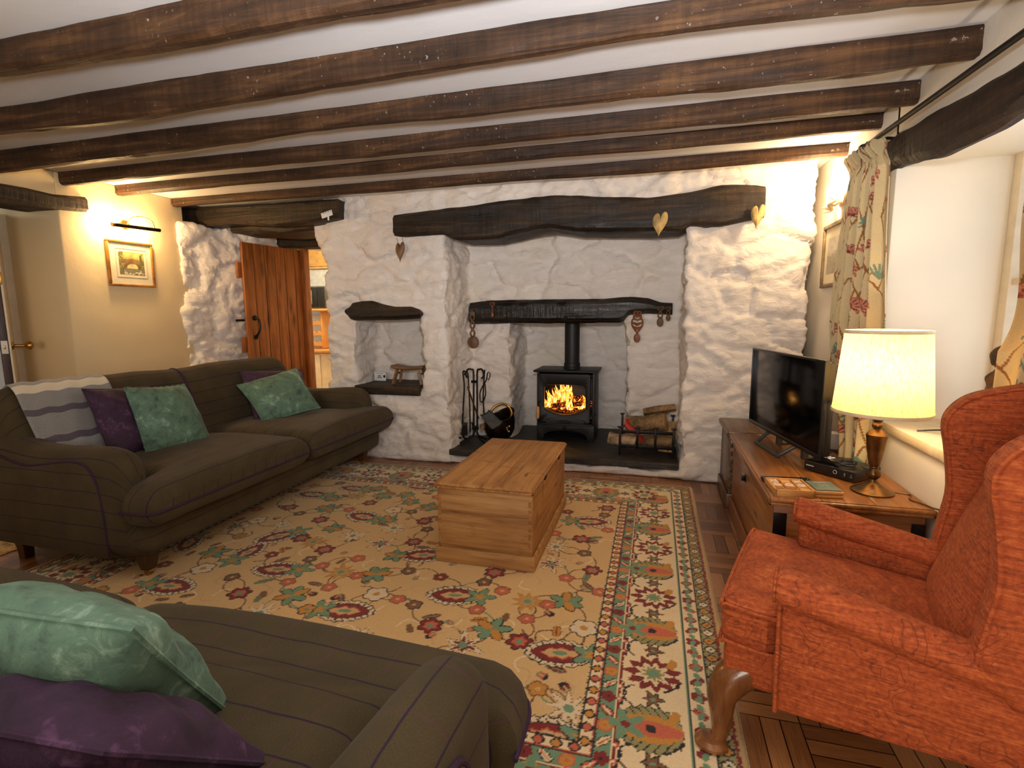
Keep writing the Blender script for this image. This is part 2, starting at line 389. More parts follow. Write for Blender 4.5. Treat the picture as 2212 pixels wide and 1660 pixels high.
M['brass'] = plain('aged_brass', (178, 132, 62), .3, .95, bump=(12., .05, .01)); M['lampbrass'] = plain('bronzed_brass', (112, 84, 52), .3, .9, var=.25)
M['darkcopper'] = plain('blackened_copper', (46, 34, 22), .28, .85, var=.4)
M['blackplastic'] = plain('black_plastic', (20, 20, 21), .35); M['greyplastic'] = plain('dark_grey_plastic', (62, 60, 58), .45)
M['whiteplastic'] = plain('white_plastic', (228, 226, 220), .4, var=.02); M['cable'] = plain('black_cable', (24, 22, 21), .5)
M['print'] = plain('pale_print', (206, 206, 204), .5, var=.02)
def screen():
    t = NT('black_glass_screen'); return t.fin(rgba((5, 5, 6)), .12, Specular_IOR_Level=.22)
M['screen'] = screen()
M['bark'] = plain('ash_bark', (128, 100, 66), .9, bump=(26., .9, .02), var=.35); M['cutwood'] = plain('split_log_wood', (190, 150, 98), .8, bump=(40., .5, .008), var=.2)
M['palebark'] = plain('birch_bark', (168, 140, 108), .85, bump=(22., .8, .015), var=.35)
M['spoonwood'] = wood('carved_sycamore', (84, 44, 24), (126, 74, 44), (156, 98, 62), 'z', 3., .45); M['darkspoon'] = wood('carved_dark_oak', (62, 40, 22), (98, 66, 38), (122, 86, 54), 'z', 3., .5)
M['heart'] = plain('gilt_wooden_heart', (166, 138, 84), .6, .0, bump=(30., .4, .006), var=.3); M['darkheart'] = plain('dark_wooden_heart', (104, 72, 40), .5, bump=(30., .3, .006), var=.3)
M['stool'] = wood('rubbed_elm', (70, 44, 24), (122, 84, 50), (156, 116, 74), 'x', 2., .5)
M['red'] = plain('red_plastic_net', (176, 34, 26), .5)
def glass():
    t = NT('stove_glass'); tr = t.n('ShaderNodeBsdfTransparent'); gl = t.n('ShaderNodeBsdfGlossy'); gl.inputs['Roughness'].default_value = .05
    mx = t.n('ShaderNodeMixShader'); mx.inputs[0].default_value = .05; t.set(mx.inputs[1], tr.outputs[0]); t.set(mx.inputs[2], gl.outputs[0]); t.t.links.new(mx.outputs[0], t.out.inputs[0]); return t.m
M['glass'] = glass()
def emit(name, c, s):
    t = NT(name); e = t.n('ShaderNodeEmission'); e.inputs[0].default_value = c; e.inputs[1].default_value = s; t.t.links.new(e.outputs[0], t.out.inputs[0]); return t.m
M['bulb'] = emit('lit_bulb', (1, .72, .38, 1), 30.)
def flame():
    t = NT('flames'); x = t.n('ShaderNodeSeparateXYZ'); t.set(x.inputs[0], t.co()); f = t.noise(t.co(scale=(26, 26, 12)), 1., 4., .6, 1.5)
    col = t.ramp(f, [(.34, (.30, .02, 0, 1)), (.46, (1, .16, .01, 1)), (.58, (1, .5, .06, 1)), (.68, (1, .85, .4, 1))])
    e = t.n('ShaderNodeEmission'); t.set(e.inputs[0], col); t.set(e.inputs[1], t.ramp(f, [(.36, (.15, .15, .15, 1)), (.62, (2.6, 2.6, 2.6, 1))]))
    tr = t.n('ShaderNodeBsdfTransparent'); mx = t.n('ShaderNodeMixShader'); t.set(mx.inputs[0], t.ramp(f, [(.38, (0, 0, 0, 1)), (.5, (1, 1, 1, 1))])); t.set(mx.inputs[1], tr.outputs[0]); t.set(mx.inputs[2], e.outputs[0])
    t.t.links.new(mx.outputs[0], t.out.inputs[0]); return t.m
M['flame'] = flame()
def ember():
    t = NT('glowing_embers'); f = t.noise(t.co(), 60., 4., .7); col = t.ramp(f, [(.52, (.006, .003, .002, 1)), (.58, (.55, .05, .005, 1)), (.70, (1, .35, .05, 1))])
    e = t.n('ShaderNodeEmission'); t.set(e.inputs[0], col); e.inputs[1].default_value = .9; t.t.links.new(e.outputs[0], t.out.inputs[0]); return t.m
M['ember'] = ember()
def shade():
    t = NT('oatmeal_linen_shade'); v = t.co(scale=(60, 60, 12)); f = t.noise(v, 3., 4., .7); f2 = t.noise(t.co(scale=(40, 40, 90)), 3., 2.)
    col = t.ramp(f, [(.30, (186, 138, 76)), (.42, (226, 196, 136)), (.7, (238, 214, 166))])
    d = t.n('ShaderNodeBsdfDiffuse'); tl = t.n('ShaderNodeBsdfTranslucent'); t.set(d.inputs[0], col); t.set(tl.inputs[0], col)
    mx = t.n('ShaderNodeMixShader'); mx.inputs[0].default_value = .55; t.set(mx.inputs[1], d.outputs[0]); t.set(mx.inputs[2], tl.outputs[0]); t.t.links.new(mx.outputs[0], t.out.inputs[0]); return t.m
M['shade'] = shade(); M['trimfabric'] = plain('cream_braid', (232, 214, 176), .9)
def vcmat(name, rough=.95, sheen=.2, bump=None):
    t = NT(name); a = t.n('ShaderNodeVertexColor', layer_name='Col'); f = t.noise(t.co(), 240., 2.); col = t.mix(.14, a.outputs[0], t.ramp(f, [(.3, (0, 0, 0, 1)), (.7, (1, 1, 1, 1))]), 'SOFT_LIGHT')
    t.bump(f, .3, .003)
    return t.fin(col, rough, Sheen_Weight=sheen)
M['rug'] = vcmat('knotted_wool'); M['crewel'] = vcmat('crewel_embroidered_cotton', .9, .1); M['paint'] = vcmat('watercolour', .6, 0)
M['gilt'] = plain('gilt_frame', (176, 122, 56), .35, .5, var=.2); M['mount'] = plain('cream_mount_board', (226, 212, 180), .8, var=.02); M['darkgilt'] = plain('antique_gilt_frame', (128, 108, 74), .5, .4, bump=(90., .5, .006), var=.25)
M['carpet'] = plain('oatmeal_carpet', (186, 158, 118), .95, bump=(70., .9, .01), var=.3)
M['antler'] = plain('pale_antler', (226, 196, 150), .5, bump=(40., .3, .004)); M['candle'] = plain('cream_candle_tube', (236, 214, 170), .5, var=.02)
M['framewhite'] = plain('cream_gloss_paint', (226, 210, 182), .4, var=.03); M['paleboard'] = plain('cream_sill_board', (226, 206, 168), .5, var=.04)
M['microwave'] = plain('grey_microwave', (70, 78, 78), .3); M['blind'] = plain('woven_blind', (196, 158, 96), .8, bump=(50., .5, .01)); M['net'] = plain('net_curtain', (196, 206, 214), .8, bump=(80., .6, .01))
M['driftwood'] = plain('brown_driftwood', (66, 48, 34), .85, bump=(30., .9, .02), var=.4)
M['coaster'] = plain('grey_green_slate_face', (106, 118, 104), .5); M['beech'] = wood('pale_beech', (178, 118, 56), (208, 150, 82), (226, 172, 104), 'x', 3., .5)
def throwmat():
    t = NT('grey_striped_wool'); uv = t.co('UV'); x = t.n('ShaderNodeSeparateXYZ'); t.set(x.inputs[0], uv)
    g = rgba((146, 144, 142)); cr = rgba((224, 214, 192)); dk = rgba((92, 84, 96))
    stops = [(0, g), (.345, dk), (.362, g), (.425, cr), (.49, g), (.565, dk), (.585, g), (.645, dk), (.665, rgba((158, 156, 154))), (.72, rgba((182, 178, 172)))]
    col = t.ramp(x.outputs[1], stops, 'CONSTANT'); f = t.noise(t.co('UV', (60, 60, 1)), 4., 3.)
    col = t.mix(.25, col, t.ramp(f, [(.3, (0, 0, 0, 1)), (.7, (1, 1, 1, 1))]), 'SOFT_LIGHT'); t.bump(f, .5, .004)
    return t.fin(col, .95, Sheen_Weight=.3)
M['throw'] = throwmat()
# ------------------------------------------------------------------ the setting
XL, XR, ZC = -3.9, 1.05, 2.215
def struct(name, mb, mat, parent=None, **kw):
    return obj(name, mb, mat, parent, kind='structure', **kw)
def B(name, lo, hi, mat, bev=0., **kw):
    lo, hi = np.array(lo, float), np.array(hi, float); return struct(name, MB().box((lo+hi)/2, hi-lo, bev=bev), mat, **kw)
B('floor', (-3.95, -1.8, -.08), (1.12, 5.3, 0), M['parquet'])
B('floor_hall', (-7.0, -.5, -.08), (-3.95, 4.6, 0.004), M['carpet'])
B('floor_landing', (-3.96, .2, -.02), (-3.30, 2.66, .005), M['carpet'])
B('floor_kitchen', (-6.4, 4.75, -.08), (-2.4, 6.8, -.002), M['paleboard'])
B('ceiling', (-4.5, -1.8, ZC), (1.9, 5.3, ZC+.1), M['ceiling'])
# rough stone chimney wall: solid masses fused and worn into rubble
def rough_solid(name, mb, mat, voxel, amp):
    me = bpy.data.meshes.new('tmp'); me.from_pydata(mb.v, [], mb.f); o = bpy.data.objects.new('tmp', me); COL.objects.link(o)
    m = o.modifiers.new('r', 'REMESH'); m.mode = 'VOXEL'; m.voxel_size = voxel
    ev = o.evaluated_get(bpy.context.evaluated_depsgraph_get()); e = bpy.data.meshes.new_from_object(ev)
    bpy.data.objects.remove(o, do_unlink=True)
    n = len(e.vertices); V = np.zeros(n*3); e.vertices.foreach_get('co', V); V = V.reshape(-1, 3); N = np.zeros(n*3); e.vertices.foreach_get('normal', N); N = N.reshape(-1, 3)
    warp = np.stack([fbm(V, 3.2, 3, s) for s in (1, 2, 3)], 1)
    Q = V+warp*.10
    f1, f2, hid, ct = worley(Q*np.array([2.6, 2.6, 4.6])+np.array([.3, 0, .2]), 5)
    tilt = np.stack([_h((ct[:, 0]*977).astype(np.int64), (ct[:, 1]*977).astype(np.int64), (ct[:, 2]*977).astype(np.int64), k) for k in (1, 2, 3)], 1)*2-1
    d = (hid-.5)*.9+np.sum(tilt*(Q*np.array([2.6, 2.6, 4.6])+np.array([.3, 0, .2])-ct), 1)*1.1-(1-sm(0, .28, f2-f1))*.75
    g1, g2, h2, c2 = worley(Q*np.array([6.5, 6.5, 10.])+4.7, 21)
    d = d+.38*((h2-.5)*1.0-(1-sm(0, .3, g2-g1))*.8)+.60*fbm(V, 7., 4, 31)+.42*fbm(V*np.array([1, 1, 1.5]), 26., 3, 77)
    d = d*amp(V)
    wob = np.stack([fbm(V, 2.4, 3, 41), fbm(V, 2.4, 3, 42)*.5, fbm(V, 2.4, 3, 43)*.6], 1)*.030
    nv = V+N*d[:, None]+wob
    nv[:, 2] = np.where(V[:, 2] < .03, V[:, 2], nv[:, 2])
    e.vertices.foreach_set('co', nv.ravel()); e.update()
    e.polygons.foreach_set('use_smooth', np.ones(len(e.polygons), bool)); e.materials.clear(); e.materials.append(mat); e.name = name
    o = bpy.data.objects.new(name, e); COL.objects.link(o); o['kind'] = 'structure'; return o
sm_ = MB()
def SB(x0, x1, y0, y1, z0, z1): sm_.box(((x0+x1)/2, (y0+y1)/2, (z0+z1)/2), (x1-x0, y1-y0, z1-z0), bev=.03, seg=2)
YW, YR, YS = 3.93, 4.47, 5.02
SB(-2.76, -1.62, YW, 5.25, 0, .60); SB(-2.76, -2.47, YW, 5.25, .5, 1.3); SB(-1.86, -1.62, YW, 5.25, .5, 1.3); SB(-2.6, -1.75, 4.33, 5.25, .5, 1.4); SB(-2.76, -1.62, YW, 5.25, 1.24, 2.26)
SB(-2.84, -2.6, 3.95, 5.1, 1.80, 2.26)
SB(-1.75, .3, YW-.01, 5.25, 1.95, 2.26)
SB(-1.75, .32, YR, 5.25, 1.24, 2.1); SB(-1.75, -1.235, YR, 5.25, 0, 1.4); SB(-.235, .3, YR, 5.25, 0, 1.4); SB(-1.3, -.2, YS, 5.3, 0, 1.5)
SB(-1.75, .3, YW+.02, 5.25, 0, .07)
SB(.195, 1.0, YW, 5.25, 0, 2.26)
sm_.prism([(-4.6, 3.57), (-3.87, 3.58), (-3.83, 3.95), (-3.74, 4.3), (-3.68, 4.8), (-4.6, 4.8)], 0, 2.03, 'z', .02)
SB(-4.4, -2.7, 4.76, 5.1, 1.95, 2.3); SB(-3.9, -2.6, 3.97, 5.0, 2.06, 2.3)
amp_stone = lambda V: np.where((V[:, 1] > 5.1), 0.0, .024)
rough_solid('wall_back', sm_, M['stone'], .0165, amp_stone)
# plastered left wall with its doorway
def slab(name, pts, mat): return struct(name, pts, mat)
wl = MB()
wl.box((-4.18, 3.17, ZC/2), (.56, .98, ZC), bev=.012); wl.box((-4.32, 4.2, 2.1), (.3, 1.4, .24), bev=0); wl.box((-4.18, 2.17, 2.125), (.56, 1.02, .18), bev=.004); wl.box((-4.18, -.2, ZC/2), (.56, 3.6, ZC), bev=.012)
struct('wall_left', wl, M['cream'])
B('wall_hall', (-7.0, 4.0, 0), (-4.45, 4.1, 2.4), M['white']); B('wall_hall_end', (-7.0, -.6, 0), (-6.9, 4.1, 2.4), M['white']); B('ceiling_hall', (-7.0, -.6, 2.3), (-4.45, 4.1, 2.4), M['ceiling'])
# right wall, opening for the deep window
wr = MB(); YN, YF_, ZS, ZT = 1.05, 2.885, .735, 2.0
wr.box((1.32, 4.1, ZC/2), (.54, 2.43, ZC), bev=.01); wr.box((1.32, -.4, ZC/2), (.54, 2.9, ZC), bev=.01)
wr.box((1.32, 1.97, .35), (.54, 1.9, .70), bev=.006); wr.box((1.32, 1.97, 2.07), (.54, 1.9, .3), bev=.006)
struct('wall_right', wr, M['plaster'])
B('trim_1', (1.035, YN, .69), (1.56, YF_, ZS), M['paleboard'], bev=.008)['label'] = 'cream painted sill board of the deep window'
win = MB(); wx = 1.53
win.box((wx, YF_-.03, 1.37), (.07, .06, 1.28), bev=.006); win.box((wx, YN+.03, 1.37), (.07, .06, 1.28), bev=.006)
win.box((wx, 1.97, ZS+.03), (.07, 1.8, .06), bev=.006); win.box((wx, 1.97, 1.97), (.07, 1.8, .07), bev=.006)
for y in (1.51, 1.97, 2.43): win.box((wx, y, 1.37), (.05, .035, 1.24), bev=.005)
win.box((wx, 1.97, 1.37), (.045, 1.78, .03), bev=.005)
w1 = struct('window_1', win, M['framewhite']); struct('pane', MB().box((wx+.01, 1.97, 1.37), (.004, 1.78, 1.24), bev=0), M['glass'], w1)
# wall behind the camera; its unseen window is invented for the fill light
wf = MB(); wf.box((-3.0, -1.7, ZC/2), (3.2, .2, ZC), bev=0); wf.box((.55, -1.7, ZC/2), (1.1, .2, ZC), bev=0)
wf.box((-.7, -1.7, .33), (1.4, .2, .66), bev=0); wf.box((-.7, -1.7, 2.02), (1.4, .2, .4), bev=0)
struct('wall_front', wf, M['plaster'])
w2 = MB(); w2.box((-1.37, -1.68, 1.24), (.06, .06, 1.16), bev=.004); w2.box((-.03, -1.68, 1.24), (.06, .06, 1.16), bev=.004); w2.box((-.7, -1.68, .69), (1.4, .06, .06), bev=.004); w2.box((-.7, -1.68, 1.79), (1.4, .06, .06), bev=.004); w2.box((-.7, -1.68, 1.24), (.04, .05, 1.1), bev=.004)
struct('added_rear_window', w2, M['framewhite'])  # unseen window frame, added to go with the rear fill light
# kitchen seen past the plank door
kb = MB(); kb.box((-4.4, 6.75, 1.2), (4.0, .1, 2.4), bev=0); kb.box((-6.35, 5.7, 1.2), (.1, 2.0, 2.4), bev=0); kb.box((-2.45, 6.0, 1.2), (.1, 1.5, 2.4), bev=0)
struct('wall_kitchen', kb, M['plaster']); B('ceiling_kitchen', (-6.4, 4.9, 2.3), (-2.4, 6.8, 2.4), M['ceiling'])
light('kitchen_lamp', 'POINT', (-4.0, 5.6, 2.1), 40, (1, .74, .42), .12)
light('hall_daylight', 'AREA', (-5.6, 1.2, 2.2), 12, (.9, .95, 1.0), 1.2, 1.0, (-5.6, 2.2, 0))
kw = MB(); kw.box((-4.42, 6.68, 1.75), (1.5, .04, 1.0), bev=.004); o = struct('window_3', kw, M['net'])
tag(obj('roller_blind', MB().box((-4.4, 6.62, 2.12), (1.5, .02, .36), bev=.004).box((-4.4, 6.62, 1.92), (1.5, .03, .03), bev=.008), M['blind']), 'woven tan roller blind half down over the kitchen window', 'blind')
mc = thing('microwave', 'small dark grey microwave on the kitchen shelf seen past the plank door', 'microwave', (-4.42, 6.1, 1.335))
obj('body', MB().box((-4.42, 6.17, 1.48), (.46, .32, .29), bev=.01), M['microwave'], mc); obj('door', MB().box((-4.47, 6.0, 1.48), (.33, .02, .26), bev=.008), M['blackplastic'], mc)
obj('window', MB().box((-4.49, 5.988, 1.48), (.22, .006, .18), bev=.002), M['coaster'], mc); obj('control_panel', MB().box((-4.245, 6.0, 1.48), (.10, .018, .26), bev=.005), M['blackplastic'], mc)
wrk = thing('wine_rack', 'pine wine rack and shelf below the microwave in the kitchen', 'wine rack', (-4.45, 6.1, 0))
obj('shelf', MB().box((-4.45, 6.12, 1.315), (.62, .36, .03), bev=.006), M['beech'], wrk)
for x in (-4.74, -4.26): obj('side_panel', MB().box((x, 6.14, 1.05), (.025, .3, .49), bev=.004), M['beech'], wrk)
for z in (.84, .98, 1.12):
    rk = MB()
    poly = [(-4.73, z), (-4.27, z)]
    for k in range(10): poly.append((-4.27-.046*k, z+(.055 if k % 2 else .028)))
    poly.append((-4.73, z+.05)); rk.prism(poly, 5.99, 6.02, 'y'); obj('bottle_rail', rk, M['beech'], wrk)
bc = thing('base_cabinet', 'cream kitchen base cabinet under the wine rack', 'cabinet', (-4.5, 6.2, 0))
obj('worktop', MB().box((-4.5, 6.2, .775), (.9, .66, .04), bev=.006), M['beech'], bc); obj('body', MB().box((-4.5, 6.22, .375), (.86, .6, .745), bev=.006), M['framewhite'], bc); obj('door', MB().box((-4.5, 5.905, .40), (.5, .02, .66), bev=.006), M['framewhite'], bc)

# ------------------------------------------------------------------ beams and lintels
def rough_bar(mb, a0, a1, lo, hi, d0, d1, axis='x', n=60, rad=.02, amp=.006, seed=1, end=.0):
    """timber along an axis: lower and upper outline curves, front d0 to back d1."""
    S = np.linspace(a0, a1, n); rings = []
    for s in S:
        z0, z1 = interp(lo, s), interp(hi, s); hh = z1-z0; r = min(rad, .4*hh)
        e0, e1 = d0, d1; pr = []
        def side(p, q, k): return [p+(q-p)*t for t in np.linspace(0, 1, k, endpoint=False)]
        c = [np.array(p) for p in ((e0, z0+r), (e0, z1-r), (e0+r, z1), (e1-r, z1), (e1, z1-r), (e1, z0+r), (e1-r, z0), (e0+r, z0))]
        ks = (6, 2, 4, 2, 3, 2, 4, 2)
        for i in range(8): pr += side(c[i], c[(i+1) % 8], ks[i])
        pr = np.array(pr); A = np.full(len(pr), s)
        rings.append(np.stack([A, pr[:, 0], pr[:, 1]], 1) if axis == 'x' else np.stack([pr[:, 0], A, pr[:, 1]], 1))
    rg = np.array(rings); P = rg.reshape(-1, 3)
    st = np.array([1.0, 5, 5]) if axis == 'x' else np.array([5, 1.0, 5])
    ctr = np.repeat(rg.mean(1), rg.shape[1], 0); N = P-ctr; N[:, 0 if axis == 'x' else 1] = 0; N /= np.linalg.norm(N, axis=1)[:, None]
    d = fbm(P*st, 2.2, 4, seed)*amp*1.6+fbm(P*st, 9., 2, seed+5)*amp*.6
    mb.loft((P+N*d[:, None]).reshape(rg.shape)); return mb
beams = [(1.41, 2.108, 2.114), (1.83, 2.104, 2.120), (2.27, 2.109, 2.124), (2.71, 2.138, 2.126), (3.09, 2.148, 2.142), (3.56, 2.155, 2.141)]
blab = ['ceiling beam closest to the camera, cut off by the top edge of the photo', 'second closest ceiling beam, crossing the photo from left edge to top right', 'third ceiling beam counting from the camera, its right end at the wall above the curtain rod',
        'fourth ceiling beam counting from the camera, its left end just above the far-left door lintel', 'fifth ceiling beam, second from the chimney wall', 'last ceiling beam, directly in front of the white stone chimney wall']
for k, (y, zl, zr) in enumerate(beams):
    m = MB(); xs = np.linspace(XL-.03, XR+.03, 14)
    lo = [(x, zl+(zr-zl)*(x-XL)/(XR-XL)+(.012*math.sin(x*1.7+k*2)+.006*math.sin(x*4+k) if k < 3 else .004*math.sin(x*3+k))) for x in xs]
    hi = [(x, ZC+.008) for x in xs]
    rough_bar(m, XL-.03, XR+.03, lo, hi, y, y+.062, n=110, rad=.014, amp=.006 if k < 3 else .004, seed=50+k)
    tag(obj('ceiling_beam', m, M['beam'], loc=(0, y+.03, 2.15)), 'dark stained '+blab[k], 'beam', 'dark beams across the ceiling')
m = MB(); rough_bar(m, -4.14, -2.52, [(-4.14, 2.035), (-3.92, 2.03), (-3.56, 2.038), (-3.14, 1.998), (-2.83, 1.998), (-2.52, 2.03)], [(-4.14, 2.2), (-2.52, 2.18)], 3.83, 4.02, n=60, amp=.007, seed=71)
tag(obj('door_lintel', m, M['lintel'], loc=(-3.2, 3.8, 2.07)), 'short dark oak lintel over the passage to the plank door', 'lintel')
m = MB(); rough_bar(m, -3.72, -2.72, [(-3.72, 1.99), (-3.2, 1.955), (-2.72, 1.98)], [(-3.72, 2.05), (-2.72, 2.06)], 3.98, 4.35, n=40, amp=.008, seed=72)
tag(obj('door_lintel', m, M['lintel'], loc=(-3.2, 4.15, 2.0)), 'thin black lintel tucked behind the dark oak lintel over the passage', 'lintel')
m = MB(); rough_bar(m, -3.76, -2.75, [(-3.76, 1.93), (-2.75, 1.905)], [(-3.76, 2.08), (-2.75, 2.08)], 4.60, 4.80, n=30, amp=.004, seed=73)
tag(obj('door_lintel', m, M['lintel'], loc=(-3.2, 4.7, 2.0)), 'black lintel right above the top of the pine plank door', 'lintel')
m = MB(); rough_bar(m, -2.04, .675, [(-2.04, 1.875), (-1.99, 1.868), (-1.62, 1.867), (-1.504, 1.817), (-1.223, 1.813), (-.9, 1.862), (-.777, 1.875), (-.555, 1.836), (-.07, 1.812), (.147, 1.809), (.207, 1.840), (.414, 1.828), (.675, 1.868)],
                    [(-2.04, 2.03), (-1.9, 2.045), (-1.44, 2.066), (-1.075, 2.094), (-.726, 2.104), (-.296, 2.058), (-.075, 2.045), (.169, 2.06), (.403, 2.095), (.55, 2.09), (.675, 2.07)], 3.865, 4.25, n=130, rad=.025, amp=.009, seed=74)
tag(obj('mantel_beam', m, M['lintel'], loc=(-.7, 4.0, 1.95)), 'long crooked black oak beam spanning the whole inglenook, hearts hanging from it', 'beam')
m = MB(); rough_bar(m, -1.605, .128, [(-1.605, 1.155), (-1.234, 1.166), (-.626, 1.157), (-.28, 1.163), (-.245, 1.19), (-.215, 1.226), (-.06, 1.238), (.128, 1.229)],
                    [(-1.605, 1.34), (-1.44, 1.36), (-1.03, 1.368), (-.436, 1.367), (-.2, 1.375), (-.064, 1.36), (.045, 1.326), (.128, 1.32)], 4.385, 4.68, n=100, rad=.045, amp=.008, seed=75)
tag(obj('mantel_beam', m, M['lintel_gloss'], loc=(-.7, 4.5, 1.26)), 'shorter glossy black oak beam directly above the wood-burning stove', 'beam')
m = MB(); rough_bar(m, -2.53, -1.835, [(-2.53, 1.26), (-2.5, 1.215), (-2.46, 1.200), (-2.086, 1.203), (-1.86, 1.216), (-1.835, 1.245)], [(-2.53, 1.29), (-2.47, 1.345), (-2.38, 1.36), (-2.29, 1.362), (-2.18, 1.33), (-2.08, 1.31), (-1.935, 1.31), (-1.86, 1.285), (-1.835, 1.26)], 3.885, 4.3, n=60, rad=.03, amp=.006, seed=76)
tag(obj('niche_lintel', m, M['lintel'], loc=(-2.2, 4.0, 1.28)), 'lumpy dark wood lintel over the small wall niche with the stool', 'lintel')
m = MB(); rough_bar(m, -2.47, -1.875, [(-2.47, .575), (-1.875, .575)], [(-2.47, .648), (-1.875, .648)], 3.885, 4.36, n=40, rad=.012, amp=.004, seed=77)
tag(obj('niche_shelf', m, M['lintel'], loc=(-2.2, 4.0, .6)), 'thick dark wood shelf at the bottom of the small wall niche', 'shelf')
m = MB(); rough_bar(m, 1.62, 2.85, [(1.62, 1.93), (2.33, 1.953), (2.475, 1.962), (2.662, 1.962), (2.85, 1.977)], [(1.62, 2.05), (2.34, 2.057), (2.486, 2.062), (2.644, 2.055), (2.85, 2.08)], -4.2, -3.855, axis='y', n=50, rad=.02, amp=.006, seed=78)
tag(obj('door_lintel', m, M['lintel_y'], loc=(-4.0, 2.3, 2.0)), 'dark oak lintel over the doorway at the left edge of the photo', 'lintel')
m = MB(); rough_bar(m, .95, 3.02, [(.95, 1.92), (1.6, 1.875), (1.97, 1.838), (2.1, 1.825), (2.315, 1.833), (2.487, 1.842), (2.631, 1.862), (2.834, 1.893), (3.02, 1.905)], [(.95, 1.96), (1.6, 1.96), (1.997, 1.984), (2.264, 2.0), (2.591, 2.029), (3.02, 2.05)], 1.015, 1.10, axis='y', n=70, rad=.03, amp=.008, seed=79)
tag(obj('window_lintel', m, M['lintel_y'], loc=(1.2, 2.0, 1.93)), 'curved dark oak lintel over the deep window on the right', 'lintel')
# hearth
m = MB(); rough_bar(m, -1.64, .192, [(-1.64, .072), (.192, .072)], [(-1.64, .122), (.192, .122)], 3.945, 5.06, n=60, rad=.01, amp=.003, seed=80)
tag(obj('hearth_slab', m, M['slate'], loc=(-.7, 4.5, .1)), 'low black slate hearth slab under the stove, logs and fire tools', 'hearth')
# doors
A, D = np.array(atZ(518, 521, 1.915)), np.array(atZ(644, 538, 1.915)); D[1] = 4.74; D[0] = A[0]+.085
dv = D-A; L = float(np.hypot(dv[0], dv[1])); ang = math.atan2(dv[1], dv[0])
pd = thing('door_1', 'open honey pine plank door between the living room and kitchen', 'door', (A[0], A[1], 0), ang, kind='structure')
m = MB(); nb = 6
for k in range(nb): m.box((L*(k+.5)/nb, 0, .965), (L/nb-.009, .026, 1.89), bev=.005)
obj('planks', m, M['doorpine'], pd, local=True)
obj('groove_shade_sheet', MB().box((L/2, .008, .965), (L-.01, .006, 1.88), bev=0), M['sofaleg'], pd, local=True)  # dark sheet added so the gaps between planks read as shaded grooves
for z in (1.66, .98, .28): obj('ledge', MB().box((L/2-.01, .03, z), (L+.04, .028, .14), bev=.004), M['doorpine'], pd, local=True)
hn = MB(); hp = spl([(.085, -.018, 1.22), (.095, -.05, 1.215), (.10, -.062, 1.17), (.095, -.06, 1.11), (.088, -.03, 1.065), (.085, -.016, 1.05)], 16)
hn.tube(hp, [.009]*16, 8); hn.lathe([(.001, -.006), (.026, -.004), (.022, .006), (.001, .008)], (.085, -.016, 1.225), 12, axis=(0, 1, 0)); hn.lathe([(.001, -.006), (.022, -.004), (.018, .006), (.001, .008)], (.085, -.016, 1.045), 12, axis=(0, 1, 0))
obj('handle', hn, M['iron'], pd, local=True); obj('latch', MB().box((-.035, .03, 1.205), (.09, .012, .02), bev=.003), M['iron'], pd, local=True)
struct('trim_2', MB().box((D[0]+.03, 4.73, .98), (.05, .09, 1.9), bev=.006), M['doorpine'])['label'] = 'pine door jamb beside the plank door'
# hall door seen edge-on at the far left
K = np.array([-4.08, 2.42]); dd = np.array([-.835, .55]); dd /= np.linalg.norm(dd); a2 = math.atan2(dd[1], dd[0])
hd = thing('door_2', 'dark-edged cream door standing open at the left edge of the photo', 'door', (K[0], K[1], 0), a2, kind='structure')
obj('leaf', MB().box((.36, .006, .98), (.72, .012, 1.94), bev=.003), M['framewhite'], hd, local=True)
obj('edge_board', MB().box((.36, .034, .98), (.722, .042, 1.94), bev=.003), M['darkpost'], hd, local=True)
obj('latch_plate', MB().box((-.003, .032, 1.055), (.006, .032, .085), bev=.002), M['whiteplastic'], hd, local=True)
obj('latch_bolt', MB().box((-.007, .032, 1.055), (.008, .010, .022), bev=.002), M['brass'], hd, local=True)
for s, y0 in ((-1, 0.), (1, .055)):
    kn = MB().lathe([(.001, 0), (.026, .002), (.024, .008), (.011, .014), (.010, .062), (.020, .068), (.028, .082), (.027, .096), (.016, .106), (.001, .108)], (.06, y0, 1.06), 18, axis=(0, s, 0))
    obj('knob', kn, M['brass'], hd, local=True)
obj('hinge', MB().box((-.003, .012, 1.50), (.008, .02, .08), bev=.002), M['brass'], hd, local=True)
B('trim_3', (-4.46, 2.60, 0), (-4.40, 2.69, 1.96), M['framewhite'], bev=.004)['label'] = 'cream door casing at the left edge of the photo'
